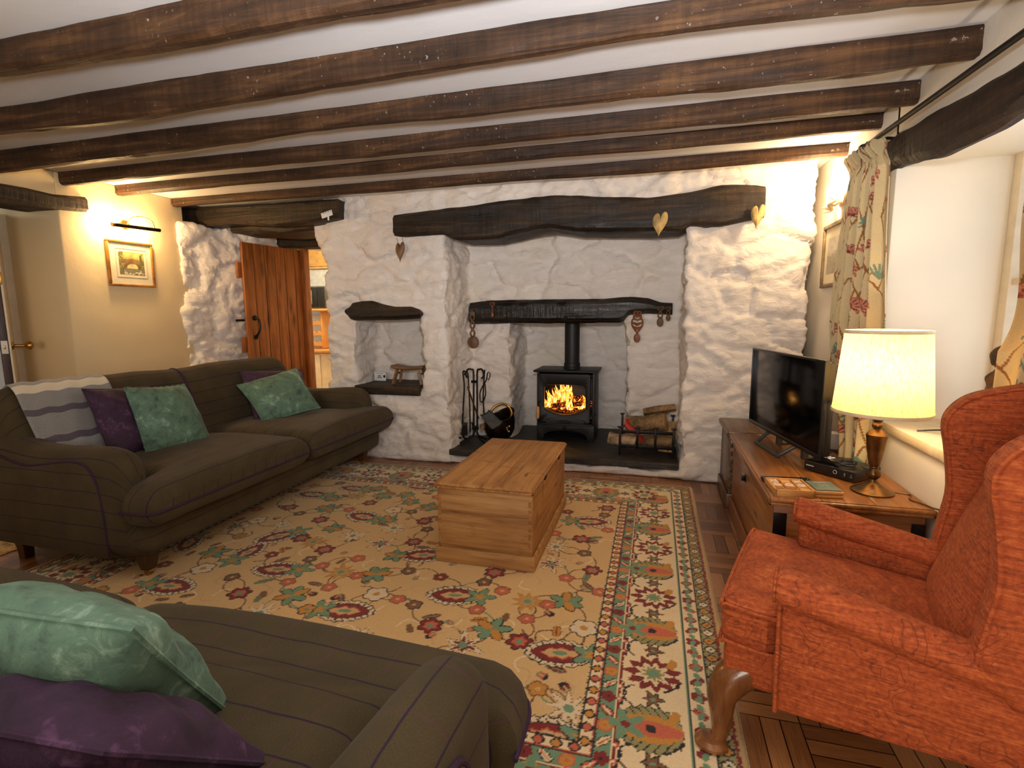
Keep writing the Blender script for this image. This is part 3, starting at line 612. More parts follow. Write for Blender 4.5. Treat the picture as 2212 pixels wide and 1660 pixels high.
# ------------------------------------------------------------------ rug, knot by knot
RX0, RX1, RY0, RY1 = -2.97, .288, .885, 3.785
def make_rug():
    res = .0048; nx, ny = int((RX1-RX0)/res), int((RY1-RY0)/res)
    xs, ys = np.linspace(RX0, RX1, nx), np.linspace(RY0, RY1, ny); C = np.zeros((ny, nx, 3))
    c_ = dict(field=(218, 180, 122), cream=(234, 208, 162), green=(112, 146, 112), red=(126, 34, 28), coral=(198, 98, 70), gold=(198, 136, 52), black=(34, 32, 36), brown=(124, 84, 52), tan=(190, 156, 104), olive=(150, 142, 92), white=(226, 204, 166), pale=(208, 170, 116))
    c_ = {k: lin(v) for k, v in c_.items()}
    C[:] = c_['field']; X, Y = np.meshgrid(xs, ys)
    jit = (rng.random((ny, nx, 2))-.5)*.0035
    def win(cx, cy, rad):
        i0, i1 = np.searchsorted(xs, [cx-rad, cx+rad]); j0, j1 = np.searchsorted(ys, [cy-rad, cy+rad]); return slice(max(j0, 0), max(j1, 0)), slice(max(i0, 0), max(i1, 0))
    def put(cx, cy, rot, rad, fn, lim=None):
        s = win(cx, cy, rad)
        if X[s].size == 0: return
        dx, dy = X[s]+jit[s][..., 0]-cx, Y[s]+jit[s][..., 1]-cy; cr, sr = math.cos(rot), math.sin(rot)
        x, y = dx*cr+dy*sr, -dx*sr+dy*cr; P = C[s]
        ok = np.ones_like(x, bool) if lim is None else lim[s]
        for m, col in fn(x, y): P[m & ok] = c_[col]
        C[s] = P
    def tri(t): return np.abs((t % 1.)*2-1)
    def flower(n, Rr, fill, ctr, out='black', amp=.3, rot=0, ring=None, ow=.006):
        def f(x, y):
            r, th = np.hypot(x, y), np.arctan2(y, x)+rot; e = Rr*(1-amp+amp*np.abs(np.cos(n*th/2)))
            L = []
            if out: L.append((r < e+ow, out))
            L.append((r < e, fill))
            if ring: L.append((r < e*.62, ring))
            L.append((r < Rr*.28, ctr)); return L
        return f, Rr+.02
    def star(n, Rr, fill, ctr, out='brown', inner=.42, fill2=None):
        def f(x, y):
            r, th = np.hypot(x, y), np.arctan2(y, x); t = tri(n*th/(2*PI)); e = Rr*(inner+(1-inner)*t**1.3)*(1+.10*np.cos(3*th))
            L = ([(r < e+.0055, out)] if out else [])+[(r < e, fill)]
            if fill2: L.append((r < e*.6, fill2))
            return L+[(r < Rr*.22, ctr)]
        return f, Rr+.02
    def vine(Rr, a='green', b='gold'):
        def f(x, y):
            m = np.zeros_like(x, bool); o = m.copy(); g = m.copy()
            for k, th in enumerate((0.3, 1.35, 2.5, 3.7, 4.9, 5.6)):
                cx, cy = .55*Rr*math.cos(th), .55*Rr*math.sin(th); u, v = (x-cx)*math.cos(th)+(y-cy)*math.sin(th), -(x-cx)*math.sin(th)+(y-cy)*math.cos(th)
                w = .26*Rr*np.sqrt(np.clip(1-(u/(.52*Rr))**2, 0, 1))*(1+.3*(tri(u/Rr*4)-.5)); k_ = (np.abs(v) < w)
                o |= (np.abs(v) < w+.006) & (np.abs(u) < .52*Rr+.004); (g if k in (1, 4) else m).__ior__(k_)
            return [(o, 'black'), (m, a), (g, b)]
        return f, Rr*1.15
    def palm(a=.135, b=.075):
        def f(x, y):
            u = (x+.01)/a; ins = np.abs(u) < 1; base = np.clip(1-u*u, 0, 1)**.75
            w = b*base*(1+.16*(tri(x*26)-.5)); wi = b*.70*np.clip(1-(u/.80)**2, 0, 1)**.8*(1+.0*x); w2 = b*.40*np.clip(1-(u/.5)**2, 0, 1)**.7*(1+.5*(tri(x*22)-.5)); w3 = b*.16*np.clip(1-(u/.22)**2, 0, 1)**.6
            ca = np.hypot(x-a*.75, y*1.05); th = np.arctan2(y, x-a*.75); ce = .052*(1+.4*np.cos(5*th)); ay = np.abs(y)
            inner = (ay < w*.92) & ins & (tri(x*34+ay*22) < .26) & (ay > wi)
            return [((ay < w+.0055) & ins, 'black'), ((ay < w) & ins, 'white'), (inner, 'black'), (ay < wi+.004*(wi > 0), 'black'), ((ay < wi), 'red'), (ay < w2, 'coral'), (ay < w2*.8, 'pale'), (ay < w3, 'green'),
                    ((ca < ce+.005), 'black'), (ca < ce, 'green'), (ca < ce*.4, 'gold')]
        return f, .18
    def leaf(a=.05, b=.016, fill='green', out='red', mid='brown'):
        def f(x, y):
            w = b*np.sqrt(np.clip(1-(x/a)**2, 0, 1))*(1+.35*(tri(x*45)-.5)); ay = np.abs(y)
            return [((ay < w+.004) & (np.abs(x) < a), out), (ay < w, fill), ((ay < .0028) & (np.abs(x) < a*.8), mid)]
        return f, a+.015
    def bud(s=.02, fill='coral', cap='black'):
        def f(x, y):
            r = np.hypot(x, y*1.15); return [((np.hypot(x+.6*s, y) < s*.9), 'olive'), (r < s, fill), ((x > s*.25) & (r < s*1.15), cap), ((np.abs(y) < .003) & (x < s*.2) & (r < s), 'pale')]
        return f, s+.03
    inn = (X > RX0+.466) & (X < RX1-.466) & (Y > RY0+.466) & (Y < RY1-.49)
    def stem(p, q, bend, col='brown', wd=.0042):
        p, q = np.array(p), np.array(q); d = q-p; L = np.hypot(*d)
        if L < .02: return
        nrm = np.array([-d[1], d[0]])/L; n = int(L/.0022)
        for t in np.linspace(0, 1, n):
            c = p+d*t+nrm*bend*L*math.sin(PI*t); s = win(c[0], c[1], .01); m = (np.hypot(X[s]-c[0], Y[s]-c[1]) < wd) & inn[s]; P = C[s]; P[m] = c_[col]; C[s] = P
    F = lambda px, py: tuple(atZ(px, py, 0.)[:2])
    pal = [(680, 1072, 0.1), (789, 1121, -.2), (605, 1162, .9), (605, 1235, .2), (740, 1325, 3.3), (363, 1271, 3.2), (988, 1292, .15), (1270, 1131, 3.3), (919, 1204, .3), (912, 1055, .0), (1215, 1418, .15), (1180, 1600, .2)]
    vin = [(708, 1102), (829, 1075), (465, 1198), (811, 1246), (632, 1292), (1064, 1365), (1223, 1305), (930, 1099), (1000, 1480), (480, 1340)]
    gst = [(772, 1075), (737, 1241), (677, 1175), (1140, 1305), (900, 1440)]; wst = [(762, 1162), (851, 1145), (1201, 1186), (1229, 1538), (560, 1330)]
    wfl = [(439, 1233), (813, 1289), (1261, 1363), (556, 1128), (850, 1106)]; lil = [(822, 1179), (509, 1141), (1190, 1224), (1000, 1400)]
    rfl = [(702, 1192), (692, 1127), (518, 1287), (626, 1100), (651, 1167), (917, 1130), (1312, 1102), (1069, 1242), (1256, 1169), (930, 1357), (1122, 1392)]
    sfl = [(670, 1213, 'brown'), (502, 1252, 'brown'), (588, 1203, 'red'), (697, 1227, 'coral'), (711, 1274, 'coral'), (623, 1262, 'coral'), (895, 1312, 'brown'), (771, 1249, 'coral'), (860, 1300, 'coral'), (357, 1224, 'red'), (952, 1252, 'red'), (889, 1110, 'brown'), (923, 1148, 'brown'), (1030, 1323, 'coral'), (1086, 1281, 'coral'), (1046, 1263, 'brown'), (1295, 1285, 'coral'), (1183, 1312, 'coral'), (1138, 1343, 'coral'), (1085, 1282, 'coral'), (1306, 1117, 'brown'), (1227, 1110, 'red'), (1161, 1495, 'gold'), (1313, 1150, 'coral'), (1130, 1235, 'coral')]
    allp = [F(*p[:2]) for L in (pal, vin, gst, wst, wfl, lil, rfl, sfl) for p in L]
    big = list(allp); rr = random.Random(5); extra = []
    tries = 0
    while tries < 4000:
        tries += 1; p = (rr.uniform(RX0+.52, RX1-.52), rr.uniform(RY0+.52, RY1-.54))
        if all((p[0]-q[0])**2+(p[1]-q[1])**2 > .145**2 for q in big): big.append(p); extra.append(p)
    # trailing stems between neighbours
    for i, p in enumerate(big):
        ds = sorted((math.hypot(p[0]-q[0], p[1]-q[1]), j) for j, q in enumerate(big) if j != i)
        for d, j in ds[:2]:
            if i < j or d < .2: stem(p, big[j], rr.choice((-.28, .28, .2, -.2)), rr.choice(('brown', 'brown', 'brown', 'green')), .0036)
    for _ in range(190):
        p = (rr.uniform(RX0+.5, RX1-.5), rr.uniform(RY0+.5, RY1-.52)); th = rr.uniform(0, 6.28); q = (p[0]+.09*math.cos(th), p[1]+.09*math.sin(th))
        stem(p, q, rr.choice((-.35, .35)), rr.choice(('pale', 'cream', 'pale', 'brown')), .004)
    for _ in range(150):
        p = (rr.uniform(RX0+.5, RX1-.5), rr.uniform(RY0+.5, RY1-.52))
        if all((p[0]-q[0])**2+(p[1]-q[1])**2 > .06**2 for q in big):
            f = rr.choice((leaf(.045, .013, 'green', 'brown'), leaf(.035, .014, 'gold', 'brown', 'red'), leaf(.04, .014, 'red', 'olive', 'green'), bud(.018), bud(.016, 'coral', 'green'), bud(.02, 'red', 'black'), leaf(.03, .010, 'brown', None or 'brown')))
            put(*p, rr.uniform(0, 6.28), f[1], f[0], inn)
    def P(lst, mk, rot=None):
        for p in lst:
            f, rad = mk(p) if callable(mk) else mk; put(*F(*p[:2]), (p[2] if rot == 'r' else rr.uniform(0, 6.28)), rad, f, inn)
    P(vin, vine(.072)); P(gst, star(9, .075, 'gold', 'green', 'tan', .5, 'tan')); P(wst, star(9, .08, 'white', 'green', 'brown', .3)); P(wfl, flower(5, .055, 'white', 'gold', amp=.25)); P(lil, star(6, .085, 'white', 'green', 'black', .25, 'red'))
    P(rfl, flower(6, .05, 'red', 'green', 'black', .35, ring='coral')); P(sfl, lambda p: flower(5, .033, p[2], 'pale', 'black' if p[2] == 'brown' else 'brown', .22)); P(pal, palm(), 'r')
    for k, p in enumerate(extra):
        f = (vine(.06), flower(5, .035, 'coral', 'pale', 'brown', .25), flower(6, .045, 'red', 'green', 'black', .35, ring='coral'), star(8, .06, 'white', 'green', 'brown', .35), flower(5, .034, 'brown', 'pale', 'black', .25), palm(.12, .065), flower(5, .036, 'gold', 'green', 'black', .25))[k % 7]
        put(*p, rr.uniform(0, 6.28), f[1], f[0], inn)
    # borders, measured inwards from the edge
    dx0, dx1, dy0, dy1 = X-RX0, RX1-X, Y-RY0, RY1-Y
    D = np.minimum(np.minimum(dx0, dx1), np.minimum(dy0, dy1))+(rng.random(X.shape)-.5)*.002
    bands = [(0, .024, 'tan'), (.024, .034, 'red'), (.034, .082, 'olive'), (.082, .089, 'black'), (.089, .146, 'cream'), (.146, .152, 'black'), (.152, .157, 'green'), (.157, .365, 'cream'), (.365, .373, 'red'), (.373, .378, 'cream'), (.378, .424, 'green'), (.424, .430, 'black'), (.430, .434, 'coral'), (.434, .470, 'cream'), (.470, .476, 'black')]
    for a, b, c in bands: C[(D >= a) & (D < b)] = c_[c]
    sides = [(RX1, 0, 1), (RX0, 0, -1), (RY1, 1, 1), (RY0, 1, -1)]
    def along(off, step, fns, rots=(0,)):
        for e, ax, sg in sides:
            a0, a1 = ((RY0, RY1) if ax == 0 else (RX0, RX1)); n = max(1, round((a1-a0-2*off)/step)); st = (a1-a0-2*off)/n
            for k in range(n):
                t = a0+off+st*(k+.5); f, rad = fns[k % len(fns)]; c = (e-sg*off, t) if ax == 0 else (t, e-sg*off); r0 = (0 if sg > 0 else PI) if ax == 0 else (PI/2 if sg > 0 else -PI/2)
                put(*c, r0+rots[k % len(rots)], rad, f)
    along(.058, .052, [flower(4, .017, 'white', 'black', 'black', .25), flower(4, .017, 'gold', 'red', 'black', .25)])
    along(.1175, .075, [flower(5, .022, 'red', 'green', 'red', .35), leaf(.028, .011, 'red', 'red', 'red'), flower(4, .018, 'coral', 'cream', 'red', .2), leaf(.028, .011, 'coral', 'red', 'red')], (0, .7, 0, -.7))
    along(.1175, .075/2, [leaf(.016, .006, 'green', 'green', 'green')], (1.2, -1.2))
    along(.401, .062, [flower(5, .020, 'red', 'black', 'red', .25), leaf(.028, .010, 'cream', 'black', 'coral'), flower(5, .021, 'gold', 'coral', 'coral', .2), leaf(.028, .010, 'coral', 'black', 'cream')], (0, .8, 0, -.8))
    along(.452, .054, [flower(4, .014, 'gold', 'gold', 'black', .25), flower(4, .014, 'coral', 'coral', 'black', .25)])
    # wide band: dark red lotus, olive palmette, small brown stars
    def lotus(x, y):
        r, th = np.hypot(x*.92, y), np.arctan2(y, x); t = tri(11*th/(2*PI)+.5); e = .094*(.66+.34*t); e2 = .062*(.55+.45*tri(9*th/(2*PI)))
        return [(r < e, 'red'), (r < e2+.004, 'black'), (r < e2, 'cream'), (r < e2*.62, 'olive'), (r < .018, 'green')]
    def opal(x, y):
        x = x+.01; u = (x)/.10; ay = np.abs(y); w = .088*np.clip(1-u*u, 0, 1)**.5*(1+.18*(tri(x*34)-.5)); wi = w*.62; w2 = w*.34
        hatch = (tri(x*38+ay*24) < .2) & (ay < w) & (ay > wi)
        ca = np.hypot(x+.07, y); th = np.arctan2(y, x+.07); ce = .045*(1+.45*np.cos(5*th+PI))
        return [((ay < w+.005) & (np.abs(u) < 1), 'black'), ((ay < w), 'olive'), (hatch, 'black'), (ay < wi, 'gold'), (ay < w2, 'coral'), (np.hypot(x-.005, y) < .016, 'black'), (ca < ce, 'green'), (ca < .014, 'red')]
    bst = star(6, .034, 'brown', 'green', 'black', .4)
    along(.262, .128, [(lotus, .12), bst, (opal, .13), bst])
    def brk(x, y):
        d1 = np.abs(np.hypot(x+.03, y)-.05) < .0035; d2 = (np.abs(x-.012-.25*np.abs(y)) < .0035) & (np.abs(y) < .055)
        return [((d1 & (x > -.012)), 'black'), (d2, 'black'), ((np.hypot(x-.03, np.abs(y)-.03) < .010), 'coral'), ((np.hypot(x-.034, np.abs(y)-.03) < .006), 'cream')]
    def hook(x, y): return [((np.abs(y-.5*x-6*x*x) < .004) & (np.abs(x) < .038), 'black'), ((np.abs(y-.5*x-6*x*x) < .008) & (x > .012) & (x < .03), 'black')]
    along(.335, .128*2, [(brk, .07)], (PI,))
    along(.198, .128, [(hook, .05), leaf(.026, .012, 'gold', 'gold', 'gold')], (.3, 1.2))
    z = .011+.0016*(rng.random(X.shape)-.5); edge = D < .006; z[edge] = .004; z[0, :] = z[-1, :] = 0.001; z[:, 0] = z[:, -1] = .001
    # faces
    idx = np.arange(nx*ny).reshape(ny, nx); q = np.stack([idx[:-1, :-1], idx[:-1, 1:], idx[1:, 1:], idx[1:, :-1]], -1).reshape(-1, 4)
    me = bpy.data.meshes.new('rug'); me.vertices.add(nx*ny); me.vertices.foreach_set('co', np.stack([X, Y, z], -1).reshape(-1).astype(np.float32))
    me.loops.add(q.size); me.loops.foreach_set('vertex_index', q.reshape(-1).astype(np.int32)); me.polygons.add(len(q)); me.polygons.foreach_set('loop_start', (np.arange(len(q))*4).astype(np.int32)); me.polygons.foreach_set('loop_total', np.full(len(q), 4, np.int32))
    me.update(calc_edges=True); me.polygons.foreach_set('use_smooth', np.ones(len(q), bool)); me.materials.append(M['rug'])
    o = bpy.data.objects.new('rug', me); COL.objects.link(o); vcol(o, C.reshape(-1, 3)*(1+.06*(rng.random((nx*ny, 1))-.5)))
    tag(o, 'large tan floral rug with patterned borders on the parquet floor', 'rug')
make_rug()

# ------------------------------------------------------------------ sofas
def rr2(a0, a1, b0, b1, r, n=5, bulge=0.):
    """rounded rectangle outline in (a, b), counter-clockwise; bulge crowns the upper side."""
    r = min(r, .49*(a1-a0), .49*(b1-b0)); pts = []
    for cx, cy, t0 in ((a1-r, b0+r, -PI/2), (a1-r, b1-r, 0), (a0+r, b1-r, PI/2), (a0+r, b0+r, PI)):
        for k in range(n+1): t = t0+PI/2*k/n; pts.append((cx+r*math.cos(t), cy+r*math.sin(t)))
    c = np.array(pts+pts[:1]); d = np.concatenate([[0], np.cumsum(np.linalg.norm(np.diff(c, axis=0), axis=1))]); tt = np.linspace(0, d[-1], 65)[:-1]
    out = np.stack([np.interp(tt, d, c[:, j]) for j in (0, 1)], 1)
    if bulge:
        t = (out[:, 0]-a0)/(a1-a0)*2-1; up = np.clip((out[:, 1]-(b0+b1)/2)/((b1-b0)/2), 0, 1); out[:, 1] += bulge*up*(1-t*t)
    return out
def inset(d, er):
    d = np.clip(d, 0, er); return er*(1-math.sqrt(max(0, 1-(1-d/er)**2)))
def ends(a0, a1, er, n=14, m=6):
    e = [er*(1-math.cos(PI/2*k/m)) for k in range(m+1)]
    return np.array([a0+x for x in e]+list(np.linspace(a0+er, a1-er, n)[1:-1])+[a1-x for x in reversed(e)])
def softloft(mb, a0, a1, er, prof, axis='x', n=14, noise=.004, seed=1, swap=False, em=(1, 1)):
    """prof(s) -> outline (p,q) at s, shrunk towards both ends so that the ends are rounded."""
    S = ends(a0, a1, er, n); rings = []
    for s in S:
        i0 = inset(s-a0, er)*em[0] if s-a0 < er else 0; i1 = inset(a1-s, er)*em[1] if a1-s < er else 0
        P = np.array(prof(s)); c = (P.min(0)+P.max(0))/2; h = (P.max(0)-P.min(0))/2; k = np.maximum(.04, (h-max(i0, i1))/h); P = c+(P-c)*k
        A = np.full(len(P), s); rings.append(np.stack([A, P[:, 0], P[:, 1]], 1) if axis == 'x' else np.stack([P[:, 0], A, P[:, 1]], 1))
    rg = np.array(rings); sh = rg.shape; V = rg.reshape(-1, 3)
    V = V+np.stack([fbm(V, 5., 3, seed+k) for k in range(3)], 1)*noise
    t = MB(); t.loft(V.reshape(sh))
    if swap: t.uv = [[(b, a) for a, b in u] if u else None for u in t.uv]
    mb.add(t.v, t.f, t.uv); return mb
def swapuv(m): m.uv = [[(b, a) for a, b in u] if u else None for u in m.uv]; return m
BACKP = [(.70, .38), (.73, .48), (.79, .66), (.84, .78), (.875, .85), (.92, .888), (.97, .893), (1.02, .86), (1.045, .78), (1.06, .5), (1.06, .16), (.90, .16), (.74, .26)]
ARMT = [(.06, .60), (.11, .628), (.22, .640), (.38, .630), (.55, .618), (.68, .625), (.82, .65), (.94, .68), (1.02, .70)]
PANT = [(.195, .13), (.198, .32), (.212, .45), (.238, .52), (.285, .566), (.37, .576), (.50, .558), (.62, .540), (.68, .540), (.78, .562), (.88, .592), (1.02, .62)]
def make_sofa(name, label, loc, rotz, L):
    t = thing(name, label, 'sofa', loc, rotz, 'matching tweed sofas'); K = dict(local=True)
    m = MB(); softloft(m, .0, L, .06, lambda s: rr2(.0, .22, .135, .305, .05, 4), n=18, seed=3)
    softloft(m, .14, L-.14, .02, lambda s: rr2(.12, 1.0, .14, .31, .02, 3), n=8, seed=4); obj('base', m, M['tweed'], t, **K)
    bp = spl(BACKP+[BACKP[0]], 60)[:-1]
    def backp(s): q = bp.copy(); k = 1-.022*math.exp(-((s-L/2)/.22)**2)-.03*sm(.22, .02, min(s, L-s)); q[:, 1] = .16+(q[:, 1]-.16)*k; return q
    m = MB(); softloft(m, .03, L-.03, .10, backp, n=26, noise=.006, seed=9); obj('backrest', m, M['tweed'], t, **K)
    for sx, nm in ((1, 0), (-1, 1)):
        X = (lambda v: v) if sx > 0 else (lambda v: L-v); am = MB()
        rings = []
        S = ends(.065, 1.03, .09, 14, 7)
        for y in S:
            ins = inset(y-.065, .09) if y-.065 < .09 else 0; xi_ = .178-.055*sm(.5, .1, y); zt = interp(ARMT, y)-ins*.9
            q = rr2(-.014+ins*.5, xi_-ins*.4, .13, zt, .08, 7); a = np.array([X(v) for v in q[:, 0]]); rings.append(np.stack([a, np.full(len(q), y), q[:, 1]], 1))
        rg = np.array(rings); V = rg.reshape(-1, 3); V = V+np.stack([fbm(V, 5., 3, 60+k) for k in range(3)], 1)*.005; am.loft(V.reshape(rg.shape)); arm = obj('arm', am, M['tweed'], t, **K)
        pt = spl(PANT, 40); poly = [tuple(p) for p in pt]+[(1.03, .14)]
        pm = MB(); x0, x1 = sorted((X(-.022), X(.02))); pm.prism(poly, x0, x1, 'x', .006)
        pm.uv = [[(pm.v[i][1], pm.v[i][2]) for i in f] for f in pm.f]; obj('side_panel', pm, M['tweed'], t, **K)
        pp = MB(); pp.tube([(X(-.016), y-.002, z+.004) for y, z in pt], .0055, 7); obj('piping', pp, M['piping'], t, **K)
    gap = .003; mid = L/2
    for sx in (0, 1):
        X = (lambda v: v) if sx == 0 else (lambda v: L-v); S = ends(-.115, .78, .075, 20, 7); rings = []
        for y in S:
            i0 = inset(y+.115, .075) if y+.115 < .075 else 0; i1 = inset(.78-y, .075) if .78-y < .075 else 0; ins = max(i0, i1)
            xe = -.045+.225*sm(.05, .14, y); q = rr2(xe+ins*.6, mid-gap-ins*.35, .296+ins, .480-ins*.9-.02*sm(.4, .75, y), .082, 6, .024)
            a = np.array([X(v) for v in q[:, 0]]); rings.append(np.stack([a, np.full(len(q), y), q[:, 1]], 1))
        rg = np.array(rings); V = rg.reshape(-1, 3); V = V+np.stack([fbm(V, 4., 3, 80+k+sx*9) for k in range(3)], 1)*.007
        cm = MB(); cm.loft(V.reshape(rg.shape)); c = obj('seat_cushion', swapuv(cm), M['tweed'], t, **K)
        pts = [(X(-.045+inset(y+.115, .075)*.6-.002), y, .378) for y in np.linspace(.06, -.115, 14)]+[(X(v), -.117, .378) for v in np.linspace(.02, mid-.04, 14)]+[(X(mid-.012), -.09, .378)]
        pi_ = MB(); pi_.tube(spl(pts, 80), .0055, 7); obj('piping', pi_, M['piping'], c, local=True)
    bpc = backp(L/2); fr = [p for p in bpc if p[1] > .45 and p[0] < 1.0]; fr.sort(key=lambda p: p[1]*1.0+p[0]*.4)
    pp = MB(); pp.tube([(L/2, p[0]-.004, p[1]+.003) for p in fr], .006, 7); obj('piping', pp, M['piping'], t, **K)
    for x in (.11, L-.11):
        for y in (.125, .95):
            lm = MB(); lm.loft([[(x+a*s, y+b*s, z) for a, b in ((-1, -1), (1, -1), (1, 1), (-1, 1))] for z, s in ((.03 if y < .5 else -.012, .022), (.04, .024), (.15, .042))]); lg = obj('leg', lm, M['sofaleg'], t, **K)
            if y < .5:
                cm = MB(); cm.tube([(x-.012, y, .017), (x+.012, y, .017)], .017, 14); cm.box((x, y, .034), (.042, .042, .014), bev=.003); obj('caster', cm, M['brass'], lg, local=True)
    return t
make_sofa('sofa', 'dark olive check sofa against the left side, grey throw over its back', (-2.2, 1.70, .0125), PI/2, 2.13)
make_sofa('sofa', 'dark olive check sofa in the lower left foreground, cut off by the photo', (-.285, .925, .0125), PI, 2.12)
# grey throw over the back of the far sofa
def throw():
    path = [(1.055, .66), (1.05, .78), (1.025, .865), (.97, .908), (.915, .902), (.865, .865), (.83, .79), (.78, .665), (.735, .545), (.71, .50)]
    n, k = 60, 30; pp = spl(path, n); t = thing('throw_blanket', 'grey striped wool throw with a cream band hung over the sofa back', 'blanket', (-3.1, 1.9, .5)); P = np.zeros((n, k, 3)); UV = np.zeros((n, k, 2)); m = MB()
    for i in range(n):
        for j in range(k):
            s = j/(k-1); y, z = pp[i]; x = .10+.46*s+.03*(1-i/n)
            P[i, j] = (-2.2-y+.012, 1.70+x+.012*math.sin(i*.14), z+.006+.004*math.sin(j*.9+i*.2)); UV[i, j] = (s*.46, .12+.88*i/(n-1)*.75)
    m.grid(P, UV); bk = P.copy(); bk[:, :, 2] -= .004; bk[:, :, 0] -= .006
    o = obj('cloth', m, M['throw'], t); md = o.modifiers.new('s', 'SOLIDIFY'); md.thickness = .007
    f = MB()
    for j in range(48):
        s = j/47; a = P[-1, int(s*(k-1))]; y = 1.70+.10+.46*s+.0; f.tube([(a[0]-.002, y, a[2]), (a[0]+.012, y+.004*math.sin(j), a[2]-.012), (a[0]+.02, y+.006*math.sin(j*2.1), a[2]-.03)], .0022, 4)
    obj('fringe', f, M['mount'], t)
throw()
# cushions
def pillow(name, label, mat, bl, br, tr, tl, T=.075, wr=.010, seed=1, frill=0., n=34, pinch=.06):
    bl, br, tr, tl = (np.array(p, float) for p in (bl, br, tr, tl)); c = (bl+br+tr+tl)/4
    t = thing(name, label, 'cushion', c); u = np.linspace(-1, 1, n); Ug, Vg = np.meshgrid(u, u)
    nr = np.cross(br-bl, tl-bl); nr /= np.linalg.norm(nr); m = MB()
    U2 = Ug*(1-pinch*(1-Vg**2)*np.abs(Ug)**2); V2 = Vg*(1-pinch*(1-Ug**2)*np.abs(Vg)**2); a, b = (U2+1)/2, (V2+1)/2
    base = ((1-a)*(1-b))[..., None]*bl+(a*(1-b))[..., None]*br+(a*b)[..., None]*tr+((1-a)*b)[..., None]*tl
    h = T*((1-np.abs(Ug)**2.4)*(1-np.abs(Vg)**2.4))**.5
    rad = np.hypot(Ug, Vg); fold = np.sin(np.arctan2(Vg, Ug)*9+seed)*sm(.35, 1.0, rad)*(h/T)
    for sg in (1, -1):
        P = base+nr*(sg*h)[..., None]; F = P.reshape(-1, 3); w_ = (fbm(F*np.array([1, 1, 1.]), 9., 4, seed+(sg > 0))*wr*1.4).reshape(n, n)*(h/T)+fold*wr*.55
        m.grid(P+nr*(sg*w_)[..., None], flip=sg < 0)
    o = obj('cover', m, mat, t, ang=80)
    ed = np.vstack([base[0, :], base[1:, -1], base[-1, -2::-1], base[-2:0:-1, 0]]); pm = MB()
    if frill: ed = ed+(ed-c)*(.0+frill*np.sin(np.arange(len(ed))*1.9))[:, None]
    pm.tube(ed, .0048, 6, closed=True); obj('piping', pm, mat, t); return t
pillow('cushion', 'upright green velvet cushion on the far sofa, next to the purple one and the throw', M['green'], (-2.66, 2.13, .475), (-2.645, 2.545, .475), (-2.86, 2.585, .82), (-2.85, 2.19, .855), .085, seed=3, frill=.018)
pillow('cushion', 'dark purple velvet cushion between the grey throw and the green cushion on the far sofa', M['purple'], (-2.74, 2.01, .475), (-2.80, 2.40, .475), (-2.965, 2.44, .83), (-2.95, 2.04, .865), .075, .014, seed=11)
pillow('cushion', 'tilted green velvet cushion at the fireplace end of the far sofa', M['green'], (-2.655, 3.01, .487), (-2.47, 3.40, .54), (-2.76, 3.52, .83), (-2.93, 3.08, .745), .07, seed=23)
pillow('cushion', 'purple velvet cushion mostly hidden behind the tilted green one at the fireplace end', M['purple'], (-2.77, 3.05, .49), (-2.60, 3.55, .49), (-2.83, 3.66, .80), (-2.97, 3.16, .84), .07, seed=31)
pillow('cushion', 'large pale green velvet cushion on the foreground sofa, behind the purple one', M['green'], (-1.22, .70, .48), (-.775, .745, .465), (-.725, .53, .795), (-1.20, .50, .80), .09, .018, seed=41, n=44, pinch=.04)
pillow('cushion', 'purple velvet cushion in the bottom left corner, on the foreground sofa', M['purple'], (-1.05, .58, .46), (-.60, .665, .478), (-.66, .43, .70), (-1.07, .36, .745), .085, .018, seed=55, n=44, pinch=.04)
